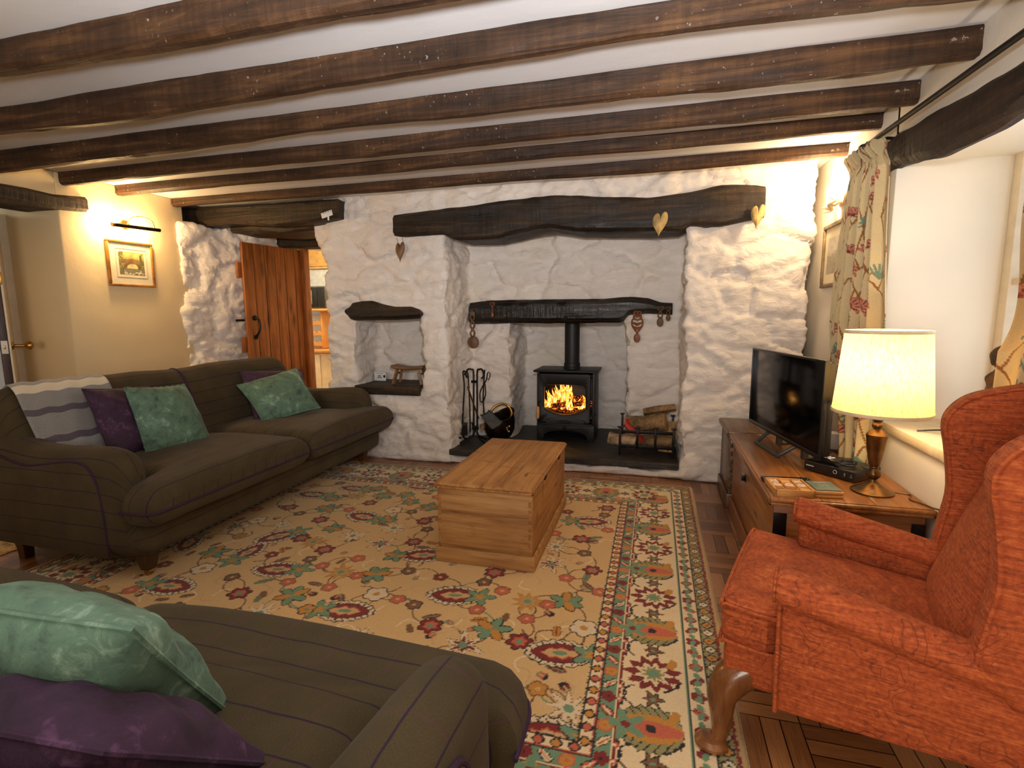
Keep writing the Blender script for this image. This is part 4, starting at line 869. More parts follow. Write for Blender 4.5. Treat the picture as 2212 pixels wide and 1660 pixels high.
# ------------------------------------------------------------------ rust wing chair
def make_armchair():
    t = thing('wing_armchair', 'rust orange damask wing armchair with cabriole legs at the right', 'armchair', (.284, 1.709, .0), math.atan2(-.955, -.297)); K = dict(local=True)
    def resl(rings, N=81):
        out = []
        for r_ in rings:
            c = np.vstack([r_, r_[:1]]); d = np.concatenate([[0], np.cumsum(np.linalg.norm(np.diff(c, axis=0), axis=1))]); tt = np.linspace(0, d[-1], N)[:-1]
            out.append(np.stack([np.interp(tt, d, c[:, j]) for j in range(3)], 1))
        return np.array(out)
    # seat cushion (T-shaped, welted)
    S = ends(-.005, .52, .03, 22, 6); rings = []; hw = lambda y: .285-.06*sm(.125, .15, y)
    for y in S:
        ins = max(inset(y+.005, .03) if y < .025 else 0, inset(.52-y, .03) if y > .49 else 0); dz = -.07*y
        q = rr2(-hw(y)+ins, hw(y)-ins, .335+dz+ins*.8, .470+dz-ins*.8, .03, 5, .022*math.sin(PI*min(1, (y+.03)/.53))); rings.append(np.stack([q[:, 0], np.full(len(q), y), q[:, 1]], 1))
    m = MB(); rg = np.array(rings); m.loft(rg); c = obj('seat_cushion', m, M['rust'], t, **K)
    for zz in (.350, .455):
        pts = [(-.222, .2, zz-.014), (-.226, .155, zz-.011), (-.25, .138, zz-.010), (-.280, .130, zz-.009), (-.286, .06, zz-.004), (-.284, .012, zz), (-.27, -.004, zz), (0, -.008, zz), (.27, -.004, zz), (.284, .012, zz), (.286, .06, zz-.004), (.280, .130, zz-.009), (.25, .138, zz-.010), (.226, .155, zz-.011), (.222, .2, zz-.014)]
        p = MB(); p.tube(spl(pts, 90), .0055, 7); obj('piping', p, M['rust'], c, local=True)
    m = MB(); m.box((0, .075, .28), (.555, .14, .118), bev=.022, seg=4); m.box((0, .39, .30), (.60, .52, .12), bev=.02, seg=3); obj('seat_rail', m, M['rust'], t, **K)
    armtop = lambda y: .602-.195*(y-.135)
    for s, nm in ((1, 'near'), (-1, 'far')):
        X = lambda v: s*v
        pm = MB(); poly = [(.145, .226), (.145, .565), (.30, .535), (.52, .49), (.655, .45), (.65, .268)]
        x0, x1 = sorted((X(.255), X(.335))); pm.prism(poly, x0, x1, 'x', .014, 3); obj('side_panel', pm, M['rust'], t, **K)
        S = ends(.128, .60, .02, 16, 5); rings = []
        for y in S:
            ins = inset(y-.128, .02) if y < .148 else 0; zt = armtop(y); wv = .062-.012*sm(.15, .5, y)
            th = np.linspace(0, 2*PI, 37)[:-1]; cx = X(.298); q = np.stack([cx+(wv-ins)*np.cos(th)*1.0, np.full(36, y), zt-.048+(.049-ins)*np.sin(th)*np.where(np.sin(th) > 0, 1., .85)], 1); rings.append(q)
        am = MB(); am.loft(np.array(rings)); a = obj('arm', am, M['rust'], t, **K)
        th = np.linspace(0, 2*PI, 37)[:-1]; p = MB(); p.tube(np.stack([X(.298)+.052*np.cos(th), np.full(36, .129), armtop(.13)-.048+.039*np.sin(th)], 1), .005, 6, closed=True); obj('piping', p, M['rust'], a, local=True)
        p = MB(); p.tube(spl([(X(.338), .146, .228), (X(.338), .144, .4), (X(.336), .142, .53)], 16), .0055, 6); obj('piping', p, M['rust'], t, **K)
        # wing
        wp = [(.58, .42), (.515, .50), (.517, .58), (.530, .69), (.517, .81), (.503, .895), (.513, .945), (.55, .99), (.61, 1.018), (.70, 1.04), (.79, 1.05), (.80, .98), (.75, .80), (.69, .62), (.665, .42)]
        q = spl(wp[:11], 46); poly = [tuple(v) for v in q]+[tuple(v) for v in wp[11:]]
        wm = MB(); cc_ = np.vstack([poly, poly[:1]]); d_ = np.concatenate([[0], np.cumsum(np.linalg.norm(np.diff(cc_, axis=0), axis=1))]); tt_ = np.linspace(0, d_[-1], 121)[:-1]
        ol = np.stack([np.interp(tt_, d_, cc_[:, j]) for j in (0, 1)], 1); tg = np.roll(ol, -2, 0)-np.roll(ol, 2, 0); tg /= np.linalg.norm(tg, axis=1)[:, None]; on = np.stack([tg[:, 1], -tg[:, 0]], 1)
        if ((ol+on*.01-ol.mean(0))**2).sum() > ((ol-ol.mean(0))**2).sum(): on = -on
        rb = .026; ringsw = []
        for k_ in range(13):
            if k_ < 6: a_ = PI/2*k_/5; xx_, ii_ = .268+rb*(1-math.cos(a_)), rb*(1-math.sin(a_))
            elif k_ == 6: xx_, ii_ = .309, 0
            else: a_ = PI/2*(12-k_)/5; xx_, ii_ = .350-rb*(1-math.cos(a_)), rb*(1-math.sin(a_))
            o2 = ol+on*ii_; ringsw.append(np.stack([np.full(len(o2), X(xx_)), o2[:, 0], o2[:, 1]], 1))
        wm.loft(np.array(ringsw)); wg = obj('wing', wm, M['rust'], t, **K)
        for xx in (.352, .266):
            tg = np.gradient(q, axis=0); tg /= np.linalg.norm(tg, axis=1)[:, None]; nm = np.stack([tg[:, 1], -tg[:, 0]], 1); qi = q+nm*.0065
            p = MB(); p.tube([(X(xx-(.0085 if xx > .3 else -.0085)), y, z) for y, z in qi[3:44]], .0058, 6); obj('piping', p, M['rust'], wg, local=True)
    # back: padded inside face and outside back
    prof = [(.49, .36), (.53, .46), (.58, .62), (.645, .82), (.70, .98), (.735, 1.045), (.775, 1.062), (.805, 1.045), (.81, .98), (.755, .80), (.70, .62), (.68, .50), (.66, .24), (.60, .24), (.52, .28)]
    bp = spl(prof+[prof[0]], 70)[:-1]; m = MB(); softloft(m, -.30, .30, .03, lambda s: bp, n=16, noise=.002, seed=7); obj('backrest', m, M['rust'], t, **K)
    def ipad(s):
        k = 1-(s/.27)**2; b = .055*math.sqrt(max(0, k))+.004
        pts = [(.50, .40), (.525-b*.8, .45), (.565-b, .56), (.61-b, .70), (.66-b*.8, .84), (.70-b*.5, .95), (.72, 1.0), (.735, .9), (.66, .7), (.58, .45)]
        return spl(pts+[pts[0]], 50)[:-1]
    m = MB(); softloft(m, -.262, .262, .03, ipad, n=18, noise=.002, seed=8); obj('back_pad', m, M['rust'], t, **K)
    for s in (1, -1):
        lg = MB(); pts = spl([(s*.225, .085, .262), (s*.245, .035, .225), (s*.262, .008, .175), (s*.262, .008, .12), (s*.262, .010, .07), (s*.272, .002, .036), (s*.280, -.006, .018)], 26)
        rad = np.interp(np.linspace(0, 1, 26), [0, .2, .38, .6, .8, .92, 1], [.050, .050, .040, .028, .021, .022, .026])
        lg.tube(pts, rad, 14); lg.lathe([(.001, .0125), (.030, .0135), (.040, .020), (.040, .028), (.030, .040), (.001, .044)], (s*.284, -.012, 0), 18, sy=1.15); obj('leg', lg, M['legwood'], t, **K)
        lb = MB(); lb.loft([[(s*.27+a*r, .60+dy+b*r, z) for a, b in ((-1, -1), (1, -1), (1, 1), (-1, 1))] for z, r, dy in ((.0, .018, .04), (.1, .021, .02), (.26, .026, 0))]); obj('leg', lb, M['legwood'], t, **K)
make_armchair()

# ------------------------------------------------------------------ chests
def chest(name, label, x0, x1, y0, y1, z0, z1, mats, lidov, plinth, hinges=()):
    t = thing(name, label, 'chest', ((x0+x1)/2, (y0+y1)/2, z0)); a, b = mats
    th = .022; zt = z1-.032
    for yy in (y0+th/2, y1-th/2): obj('end_panel', MB().box(((x0+x1)/2, yy, (z0+zt)/2), (x1-x0, th, zt-z0), bev=.003), b, t)
    for xx in (x0+th/2+.001, x1-th/2-.001): obj('side_panel', MB().box((xx, (y0+y1)/2, (z0+zt)/2), (th, y1-y0-.004, zt-z0), bev=.003), a, t)
    obj('bottom_board', MB().box(((x0+x1)/2, (y0+y1)/2, z0+.04), (x1-x0-.03, y1-y0-.03, .02), bev=0), a, t)
    nd = 7
    for xx, s_ in ((x0, 1), (x1, -1)):
        dm = MB()
        for k in range(nd): dm.box((xx+.010*s_, y0-.0008, z0+.07+(zt-z0-.10)*(k+.5)/nd), (.016, .003, (zt-z0)/nd*.5), bev=.0006)
        obj('dovetail_joint', dm, a, t)
    lm = MB(); nb = 3; w_ = (x1-x0+2*lidov)/nb
    for k in range(nb): lm.box((x0-lidov+w_*(k+.5), (y0+y1)/2, z1-.012), (w_-.0012, y1-y0+2*lidov, .024), bev=.003)
    lm2 = MB(); r = .010
    for (p, q) in (((x0-lidov, y0-lidov), (x1+lidov, y0-lidov)), ((x0-lidov, y0-lidov), (x0-lidov, y1+lidov)), ((x1+lidov, y0-lidov), (x1+lidov, y1+lidov))):
        lm2.tube([(p[0], p[1], z1-.014), (q[0], q[1], z1-.014)], r, 10); lm2.box(((p[0]+q[0])/2, (p[1]+q[1])/2, z1-.028), (abs(q[0]-p[0])+.012, abs(q[1]-p[1])+.012, .014), bev=.004)
    ld = obj('lid', lm, a, t); obj('lid_moulding', lm2, a, ld)
    if plinth:
        pm = MB(); h = plinth
        for yy in (y0-.006, y1+.006): pm.box(((x0+x1)/2, yy, z0+h/2), (x1-x0+.026, .014, h), bev=.005)
        for xx in (x0-.006, x1+.006): pm.box((xx, (y0+y1)/2, z0+h/2), (.014, y1-y0+.02, h), bev=.005)
        obj('plinth', pm, b, t)
    for (x, y, z) in hinges: obj('hinge', MB().box((x, y, z), (.010, .05, .022), bev=.003), M['iron'], t)
    return t
chest('coffee_table_chest', 'scrubbed pale pine blanket chest used as a coffee table on the rug', -1.025, -.540, 2.300, 3.215, .0125, .428, (M['oldpine'], M['oldpine_x']), .004, .075, ((-.530, 2.56, .405), (-.530, 2.95, .405)))
tvc = chest('blanket_chest', 'waxed brown pine chest carrying the television and table lamp', .49, 1.022, 2.255, 3.385, 0, .50, (M['chestpine'], M['chestpine_x']), .018, .10)
e = MB(); ec = atX(1611, 1034, .488); e.lathe([(.001, 0), (.022, .001), (.022, .004), (.001, .005)], ec, 16, axis=(-1, 0, 0), sx=1.0, sy=.8); e.box((ec[0]-.012, ec[1], ec[2]), (.02, .008, .028), bev=.002); obj('lock_escutcheon', e, M['iron'], tvc)
for z in (.14, .38):
    for xx, w_ in ((.515, .05), (1.0, .045)): obj('iron_strap', MB().box((xx, 2.253, z), (w_, .004, .10), bev=.001), M['iron'], tvc)
chest('blanket_chest', 'darker brown chest in the corner against the stone wall, behind the television', .475, 1.022, 3.43, 3.86, 0, .505, (M['darkchest'], M['darkchest']), .014, .10)

# ------------------------------------------------------------------ television and the things on the chest
tl, tr_ = np.array([.585, 3.44]), np.array([.748, 2.60]); d = tr_-tl; W = float(np.hypot(*d)); tc = (tl+tr_)/2
tv = thing('television', 'black flat screen television on the waxed pine chest', 'television', (tc[0], tc[1], .50), math.atan2(d[1], d[0])); K = dict(local=True)
obj('back_shell', MB().box((0, .028, .30), (W-.02, .04, .44), bev=.012).box((0, .05, .22), (W*.6, .04, .26), bev=.015), M['blackplastic'], tv, **K)
fr = MB(); fr.box((0, 0, .083), (W, .022, .022), bev=.003); fr.box((0, 0, .524), (W, .022, .012), bev=.003)
for s in (-1, 1): fr.box((s*(W/2-.005), 0, .3), (.010, .022, .452), bev=.003)
obj('bezel', fr, M['blackplastic'], tv, **K); obj('screen', MB().box((0, .002, .306), (W-.018, .014, .428), bev=.001), M['screen'], tv, **K)
ft = MB(); ft.tube(spl([(-.17, .02, .075), (-.165, -.02, .045), (-.155, -.058, .012), (-.13, -.066, .010), (.10, -.066, .010), (.13, -.060, .012), (.15, -.02, .045), (.16, .02, .075)], 50), .011, 8)
ft.box((0, -.066, .008), (.29, .02, .014), bev=.003); ft.box((-.15, .09, .006), (.03, .09, .010), bev=.003); ft.box((.15, .09, .006), (.03, .09, .010), bev=.003)
ft.box((-.15, .06, .05), (.03, .03, .09), bev=.004); ft.box((.15, .06, .05), (.03, .03, .09), bev=.004); obj('stand', ft, M['greyplastic'], tv, **K)
A_, B_ = np.array([.70, 2.672]), np.array([.858, 2.498]); d = B_-A_; Lb = float(np.hypot(*d))
sb = thing('set_top_box', 'black set-top box on the pine chest behind the lamp', 'set-top box', (A_[0], A_[1], .50), math.atan2(d[1], d[0]))
obj('case', MB().box((Lb/2, .095, .028), (Lb, .19, .044), bev=.003), M['blackplastic'], sb, **K)
for fx_ in (.03, Lb-.03):
    for fy_ in (.03, .16): obj('foot', MB().box((fx_, fy_, .003), (.02, .02, .006), bev=0), M['cable'], sb, **K)
obj('power_ring', MB().tube([(Lb*.62+.008*math.cos(a), -.0015, .03+.008*math.sin(a)) for a in np.linspace(0, 2*PI, 21)[:-1]], .001, 5, closed=True), M['print'], sb, **K)
mk = MB()
for k in range(9): mk.box((.012+.0042*k, -.0005, .030), (.003, .002, .0042 if k % 3 else .0055), bev=0)
obj('lettering', mk, M['print'], sb, **K); mk = MB()
mk.box((Lb*.80, -.0005, .032), (.004, .002, .005), bev=0); mk.box((Lb*.80, -.0005, .024), (.007, .002, .0014), bev=0); mk.box((Lb*.92, -.0005, .032), (.005, .002, .0014), bev=0); mk.box((Lb*.92, -.0005, .024), (.009, .002, .0014), bev=0)
obj('port_symbols', mk, M['print'], sb, **K)
rc_ = atZ(1787, 997, .556); rm = thing('remote_control', 'dark remote control with white buttons lying on the set-top box', 'remote control', rc_, R(35))
obj('case', MB().box((0, 0, .010), (.05, .115, .018), bev=.006), M['blackplastic'], rm, **K)
for i in range(3):
    for j in range(4): obj('button', MB().box((-.014+.014*i, -.02+.02*j, .0205), (.009, .011, .004), bev=.0015), M['whiteplastic'], rm, **K)
cc = atZ(1825, 1006, .556); cm = MB(); pts = []
for k in range(160):
    a = k*.155; rx = .042+.006*math.sin(k*.37); pts.append((cc[0]+rx*math.cos(a)*.95+.006*math.sin(k*.11), cc[1]+rx*.75*math.sin(a), cc[2]+.003+.0045*(k//41)+.001*math.sin(k)))
pts += [(cc[0]+.04, cc[1]-.03, cc[2]+.02), (cc[0]+.06, cc[1]-.045, cc[2]+.006)]
cm.tube(pts, .0026, 6); coil = obj('coiled_cable', cm, M['cable'], loc=tuple(cc)); tag(coil, 'coil of dark cable lying on top of the set-top box', 'cable')
obj('plug', MB().box((cc[0]+.070, cc[1]-.053, cc[2]+.007), (.026, .014, .010), R(-38), bev=.002), M['greyplastic'], coil)
# noughts and crosses game
gt = thing('noughts_and_crosses_game', 'small wooden noughts and crosses game at the front corner of the pine chest', 'board game', (.560, 2.335, .50), R(4))
gm = MB(); sx, sy = .150, .165; gm.box((0, 0, .004), (sx, sy, .006), bev=.001)
for s in (-1, 1): gm.box((s*(sx/2-.004), 0, .015), (.008, sy, .030), bev=.0015); gm.box((0, s*(sy/2-.004), .015), (sx, .008, .030), bev=.0015)
for k in (-1, 1): gm.box((k*sx/6, 0, .012), (.003, sy-.016, .014), bev=0); gm.box((0, k*sy/6, .012), (sx-.016, .003, .014), bev=0)
obj('tray', gm, M['beech'], gt, **K)
lay = {(0, 2): 'X', (0, 1): 'O', (1, 1): 'O', (2, 1): 'O', (1, 2): None, (2, 2): 'X', (2, 0): None}
for (i, j), ch in lay.items():
    cx, cy = (i-1)*sx/3*.94, (j-1)*sy/3*.94; tile = obj('tile', MB().box((cx, cy, .0165), (.038, .042, .019), bev=.002), M['beech'], gt, **K)
    if ch == 'O': obj('nought', MB().tube([(cx+.0125*math.cos(a), cy+.0125*math.sin(a), .0265) for a in np.linspace(0, 2*PI, 25)[:-1]], .0026, 6, closed=True), M['whiteplastic'], tile, **K)
    elif ch == 'X': obj('cross', MB().box((cx, cy, .0268), (.034, .005, .002), R(45), bev=0).box((cx, cy, .0268), (.034, .005, .002), R(-45), bev=0), M['whiteplastic'], tile, **K)
rm2 = thing('remote_control', 'black television remote lying behind the noughts and crosses game', 'remote control', (.575, 2.455, .50), R(6))
obj('case', MB().box((0, 0, .010), (.20, .045, .019), bev=.006), M['blackplastic'], rm2, **K); gb = plain('green_button', (60, 190, 90), .4)
for k in range(6): obj('button', MB().box((.03+.011*k, .008*(-1)**k, .0205), (.006, .006, .003), bev=.001), gb if k == 5 else M['greyplastic'], rm2, **K)
co_ = None
for k, (z, lb) in enumerate(((.5, 'bottom square coaster of the stack of two beside the wooden game'), (.5145, 'top square coaster with a grey-green face, on the stack beside the wooden game'))):
    ct = thing('coaster', lb, 'coaster', (.690, 2.338, z), R(3+3*k), 'coasters on the pine chest')
    obj('base', MB().box((0, 0, .0065), (.108, .128, .013), bev=.004), M['beech'], ct, **K)
    if k:
        obj('slate_face', MB().box((0, .002, .0155), (.098, .116, .006), bev=.002), M['coaster'], ct, **K); dm = MB()
        for q in range(9): dm.tube(spl([(-.02+.005*q, -.01+.008*math.sin(q*2.), .0188), (-.018+.005*q, .004, .0188), (-.02+.005*q+.003, .014+.004*math.cos(q), .0188)], 8), .0007, 4)
        dm.box((0, .04, .0187), (.05, .004, .0005), bev=0); obj('engraving', dm, M['print'], ct, **K)
# table lamp
LX, LY = .890, 2.405
lt = thing('table_lamp', 'lit bronzed table lamp with an oatmeal linen shade on the pine chest', 'lamp', (LX, LY, .50))
pf = [(.001, 0), (.078, 0), (.084, .003), (.084, .008), (.078, .012), (.070, .016), (.066, .022), (.052, .030), (.036, .042), (.026, .050), (.018, .060), (.0155, .068), (.022, .074), (.029, .084), (.031, .095), (.028, .108), (.020, .118), (.0165, .124), (.0185, .128), (.0185, .132), (.0165, .135), (.022, .142), (.030, .185), (.037, .235), (.041, .278), (.0435, .29), (.0435, .298), (.039, .303), (.034, .312), (.022, .320), (.016, .326), (.0165, .331), (.022, .337), (.0235, .345), (.0215, .353), (.0155, .359), (.0155, .364), (.022, .372), (.030, .385), (.032, .392), (.022, .393), (.001, .393)]
pf = [(r*.88 if z > .02 else r*.93, z*.82) for r, z in pf]
obj('base', MB().lathe(pf, (LX, LY, .50), 40), M['lampbrass'], lt)
sh = MB(); z0, z1 = .336+.5, .672+.5; r0, r1 = .173, .146; sh.lathe([(r0, z0), (r0*.75+r1*.25, z0*.75+z1*.25), ((r0+r1)/2, (z0+z1)/2), (r0*.25+r1*.75, z0*.25+z1*.75), (r1, z1)], (LX+.006, LY, 0), 64, cap=False); so = obj('lamp_shade', sh, M['shade'], lt)
for z, r in ((z0+.006, r0), (z1-.006, r1)): obj('braid_trim', MB().lathe([(r+.0015, z-.007), (r+.003, z-.005), (r+.003, z+.005), (r+.0015, z+.007), (r-.0015, z+.006), (r-.0015, z-.006), (r+.0015, z-.007)], (LX+.006, LY, 0), 64, cap=False), M['trimfabric'], so)
bu = MB(); bu.lathe([(.001, .823), (.012, .825), (.012, .90), (.013, .93), (.026, .96), (.030, .985), (.026, 1.008), (.012, 1.022), (.001, 1.024)], (LX, LY, 0), 20); bo = obj('bulb', bu, M['bulb'], lt); bo.visible_shadow = True
fr = MB()
for k in range(3): a = k*2*PI/3+.3; fr.tube([(LX, LY, z1-.03), (LX+.006+r1*math.cos(a), LY+r1*math.sin(a), z1-.012)], .0015, 5)
fr.tube([(LX, LY, .815), (LX, LY, .83)], .012, 8); fr.tube([(LX+.02, LY, .825), (LX+.02, LY, z1-.03), (LX, LY, z1-.03)], .0015, 5); obj('shade_carrier', fr, M['brass'], so)
light('table_lamp_glow', 'POINT', (LX, LY, 1.035), 5.8, (1, .80, .54), .035)
cb = MB(); cb.tube(spl([(LX+.08, LY+.01, .504), (LX+.13, LY-.02, .504), (.995, LY-.08, .504), (1.03, LY-.16, .505), (1.043, LY-.21, .49), (1.046, LY-.22, .30)], 40), .003, 6); obj('cord', cb, M['lampbrass'], lt)
# leads and plugs behind the television
cb = MB(); cb.tube(spl([(.80, 2.95, .505), (.88, 2.93, .506), (.93, 2.84, .506), (.90, 2.77, .506), (.86, 2.84, .52)], 50), .0035, 6); cb.tube(spl([(.75, 3.1, .506), (.84, 3.05, .506), (.9, 3.1, .507), (.97, 3.0, .506), (.985, 2.86, .506), (1.0, 2.75, .51)], 50), .0032, 6)
cb.tube(spl([(.97, 3.22, .53), (.93, 3.1, .508), (.95, 2.98, .506), (.93, 2.86, .506)], 40), .003, 6); cb.tube(spl([(.88, 3.2, .506), (.80, 3.16, .506), (.83, 3.02, .507), (.91, 2.99, .512)], 40), .003, 6)
tag(obj('power_cable', cb, M['cable'], loc=(.9, 3.0, .5)), 'tangle of black leads on the chest behind the television', 'cable')
pc = atX(1800, 938, .955); pa = thing('power_adaptor', 'white plug-in power adaptor on the chest behind the television', 'power adaptor', (pc[0], pc[1], .50))
obj('body', MB().box((pc[0], pc[1], .5455), (.055, .075, .09), bev=.008), M['whiteplastic'], pa); obj('label', MB().box((pc[0]-.028, pc[1]-.005, .55), (.002, .03, .04), bev=0), M['print'], pa)
pb = thing('power_strip', 'black socket block on the chest behind the television', 'power strip', (.93, 3.26, .5)); obj('case', MB().box((.93, 3.27, .545), (.06, .10, .088), bev=.008), M['blackplastic'], pb)
cb = MB(); cb.tube(spl([(1.09, 2.55, ZS+.004), (1.18, 2.50, ZS+.02), (1.22, 2.38, ZS+.012), (1.20, 2.22, ZS+.004), (1.16, 2.05, ZS+.004)], 50), .0035, 6); tag(obj('power_cable', cb, M['cable'], loc=(1.15, 2.4, ZS)), 'black lead lying on the cream window sill behind the lamp', 'cable')
# ------------------------------------------------------------------ wood-burning stove
K = dict(local=True)
SX0, SX1, SY0, SY1, SZ0, SZ1 = -1.002, -.492, 4.46, 4.80, .123, .752
sv = thing('wood_burning_stove', 'black wood-burning stove with a lit fire on the slate hearth', 'stove', ((SX0+SX1)/2, 4.63, SZ0)); scx = (SX0+SX1)/2; mt = M['castiron']
obj('top_plate', MB().box((scx, 4.625, SZ1-.008), (.560, .40, .018), bev=.007, seg=3), mt, sv)
for s in (-1, 1): obj('side_wall', MB().box((scx+s*(SX1-SX0-.02)/2, 4.635, .435), (.02, .33, .615), bev=.004), mt, sv)
obj('back_wall', MB().box((scx, 4.79, .435), (.47, .02, .615), bev=.003), mt, sv)
W2 = (SX1-SX0)/2; ar = [(-W2, SZ0), (-W2, .272), (W2, .272), (W2, SZ0), (W2-.055, SZ0)]
for k in range(13): a = PI*k/12; ar.append((.195*math.cos(a)*1.0, .145+.070*math.sin(a)**.8))
ar.append((-W2+.055, SZ0)); obj('base_front', MB().prism([(x+scx, z) for x, z in ar], 4.462, 4.48, 'y', .002), mt, sv)
lip = [(scx+W2*math.cos(a)*.985, 4.452-.035*math.sin(a), .278) for a in np.linspace(PI, 0, 25)]
lm = MB(); lm.prism([(p[0], p[1]) for p in lip]+[(scx+W2, 4.48), (scx-W2, 4.48)], .270, .284, 'z', .003); obj('front_lip', lm, mt, sv)
obj('air_control_knob', MB().lathe([(.001, 0), (.012, .004), (.015, .012), (.010, .022), (.006, .03), (.006, .05)], (scx-.0, 4.42, .245), 14, axis=(0, 1, 0)), M['iron'], sv)
# door with a window whose lower edge sags
def ring_rs(p, n=72):
    c = np.array(list(p)+[p[0]], float); d = np.concatenate([[0], np.cumsum(np.linalg.norm(np.diff(c, axis=0), axis=1))]); t = np.linspace(0, d[-1], n+1)[:-1]; return np.stack([np.interp(t, d, c[:, j]) for j in range(2)], 1)
wl_, wr_ = float(atY(1175, 860, 4.455)[0]), float(atY(1265, 860, 4.455)[0]); wt_, wm_, wb_ = float(atY(1220, 832, 4.455)[2]), float(atY(1220, 884, 4.455)[2]), float(atY(1220, 896, 4.455)[2])
wc = (wl_+wr_)/2; ww = (wr_-wl_)/2
inner = [(wl_, wm_+.01), (wl_+.003, wt_-.025), (wl_+.02, wt_-.008)]+[(wc+ww*.9*t, wt_-.008+.008*(1-t*t)) for t in np.linspace(-.9, .9, 9)]+[(wr_-.02, wt_-.008), (wr_-.003, wt_-.025), (wr_, wm_+.01)]+[(wc+ww*t*.97, wm_-(wm_-wb_)*(1-t*t)) for t in np.linspace(1, -1, 15)]
dl, dr, dt_, db = SX0+.004, SX1-.035, SZ1-.03, .288
outer = [(dl, (dt_+db)/2), (dl, dt_), (scx-.01, dt_), (dr, dt_), (dr, (dt_+db)/2), (dr, db), (scx-.01, db), (dl, db)]
cn = np.array([wc, (wt_+wb_)/2])
def byang(p, n=96):
    p = ring_rs(p, 400); a = np.arctan2(p[:, 1]-cn[1], p[:, 0]-cn[0]); o = np.argsort(a); a, p = a[o], p[o]; g = np.linspace(-PI, PI, n+1)[:-1]
    return np.stack([np.interp(g, a, p[:, j], period=2*PI) for j in range(2)], 1)
io, oo = byang(inner), byang(outer); big = cn+(io-cn)*1.07
dm = MB(); bow = lambda x: -.012*(1-((x-scx)/W2)**2)
def rg_(p, y, b=True): return np.stack([p[:, 0], np.full(len(p), y)+(bow(p[:, 0]) if b else 0), p[:, 1]], 1)
dm.loft([rg_(oo, 4.485, False), rg_(oo, 4.462), rg_(cn+(oo-cn)*.985, 4.456), rg_(big, 4.454), rg_(io, 4.464), rg_(io, 4.485, False)], cap=False)
dd_ = obj('door', dm, mt, sv, ang=50)
gl = MB(); gl.loft([rg_(io, 4.468), rg_(cn+(io-cn)*.5, 4.468)], cap=False); gp = cn+(io-cn)*.5; gl.add(rg_(gp, 4.468), [list(range(len(gp)))]); obj('window', gl, M['glass'], dd_)
vm = MB(); th = np.linspace(0, 2*PI, 49)[:-1]; vc = atY(1221, 911, 4.45)
for a0, a1, y in ((.185, .040, 4.447), (.178, .034, 4.4435), (.05, .014, 4.439)): pass
vm.loft([np.stack([vc[0]+.182*np.cos(th)*s, np.full(48, y)+bow(vc[0]+.182*np.cos(th)*s)*.9, vc[2]+.036*np.sin(th)*s], 1) for s, y in ((1.0, 4.462), (.97, 4.452), (.88, 4.458), (.4, 4.46), (.3, 4.452), (.2, 4.448))]); obj('air_vent', vm, mt, dd_)
hx = atY(1162, 880, 4.43); hm = MB(); hm.tube([(hx[0]+.02, 4.455, hx[2]+.05), (hx[0], 4.435, hx[2]+.045), (hx[0], 4.43, hx[2]+.01)], .006, 8); h_ = obj('door_handle', hm, M['iron'], dd_)
obj('grip', MB().lathe([(.001, 0), (.011, .003), (.014, .03), (.0135, .075), (.010, .108), (.001, .112)], (hx[0], 4.43, hx[2]-.103), 14), M['beech'], h_)
fl = MB(); fx = float(atY(1236, 760, 4.66)[0]); fl.lathe([(.067, .80), (.067, 1.75)], (fx, 4.66, 0), 32); obj('flue_pipe', fl, mt, sv)
obj('flue_collar', MB().lathe([(.066, .751), (.078, .752), (.078, .765), (.073, .77), (.073, .80), (.066, .803)], (fx, 4.66, 0), 32, cap=False), mt, sv)
obj('side_screw', MB().tube([(SX1, 4.52, .36), (SX1+.012, 4.52, .36)], .006, 8), M['iron'], sv)
fb = MB(); fb.box((scx, 4.64, .335), (.46, .30, .02), bev=0); obj('firebrick_floor', fb, M['slate'], sv)
obj('inner_baffle', MB().box((scx, 4.64, SZ1-.05), (.46, .28, .012), bev=0), mt, sv)
n = 30; gx, gy = np.meshgrid(np.linspace(-.20, .20, n), np.linspace(4.50, 4.74, n)); gz = .375+.02*fbm(np.stack([gx.ravel()*8, gy.ravel()*8, gx.ravel()*0], 1), 3., 3, 5).reshape(n, n)+.03*(gy-4.5)/.24
obj('embers', MB().grid(np.stack([gx+scx, gy, gz], -1)), M['ember'], sv)
for k in range(4):
    a = [.2, -.35, .1, -.1][k]; x0 = scx-.14+.03*k; y = 4.56+.045*k; z = .415+.022*(k % 3)
    lg = MB(); lg.tube([(x0, y-.02*a, z), (x0+.13, y, z+.02), (x0+.27, y+.05*a, z+.03*a+.02)], [.022, .026, .022], 9); obj('burning_log', lg, M['ember'], sv)
r_ = random.Random(3)
for k in range(26):
    x = scx-.185+.37*((k*.618) % 1)-.012; y = 4.52+.16*r_.random(); big_ = math.exp(-((x-(scx-.055))/.085)**2); h = .07+.19*big_*r_.uniform(.7, 1)+.05*r_.random(); z = .385+.03*r_.random(); w_ = .014+.028*r_.random()
    fm = MB(); rings = []; th = np.linspace(0, 2*PI, 13)[:-1]; ph = r_.random()*6
    for t in np.linspace(0, 1, 14):
        w2_ = w_*math.sin(PI*min(1, t*.85+.15))**.8*(1-.75*t)+.0006; rings.append(np.stack([x+.018*t*math.sin(ph+t*5)+w2_*np.cos(th), y+.012*t*math.cos(ph+t*4)+w2_*.6*np.sin(th), np.full(12, z+h*t)], 1))
    fm.loft(np.array(rings)); obj('flame', fm, M['flame'], sv)
light('stove_fire', 'POINT', (scx-.03, 4.57, .46), 1.6, (1, .42, .10), .05)

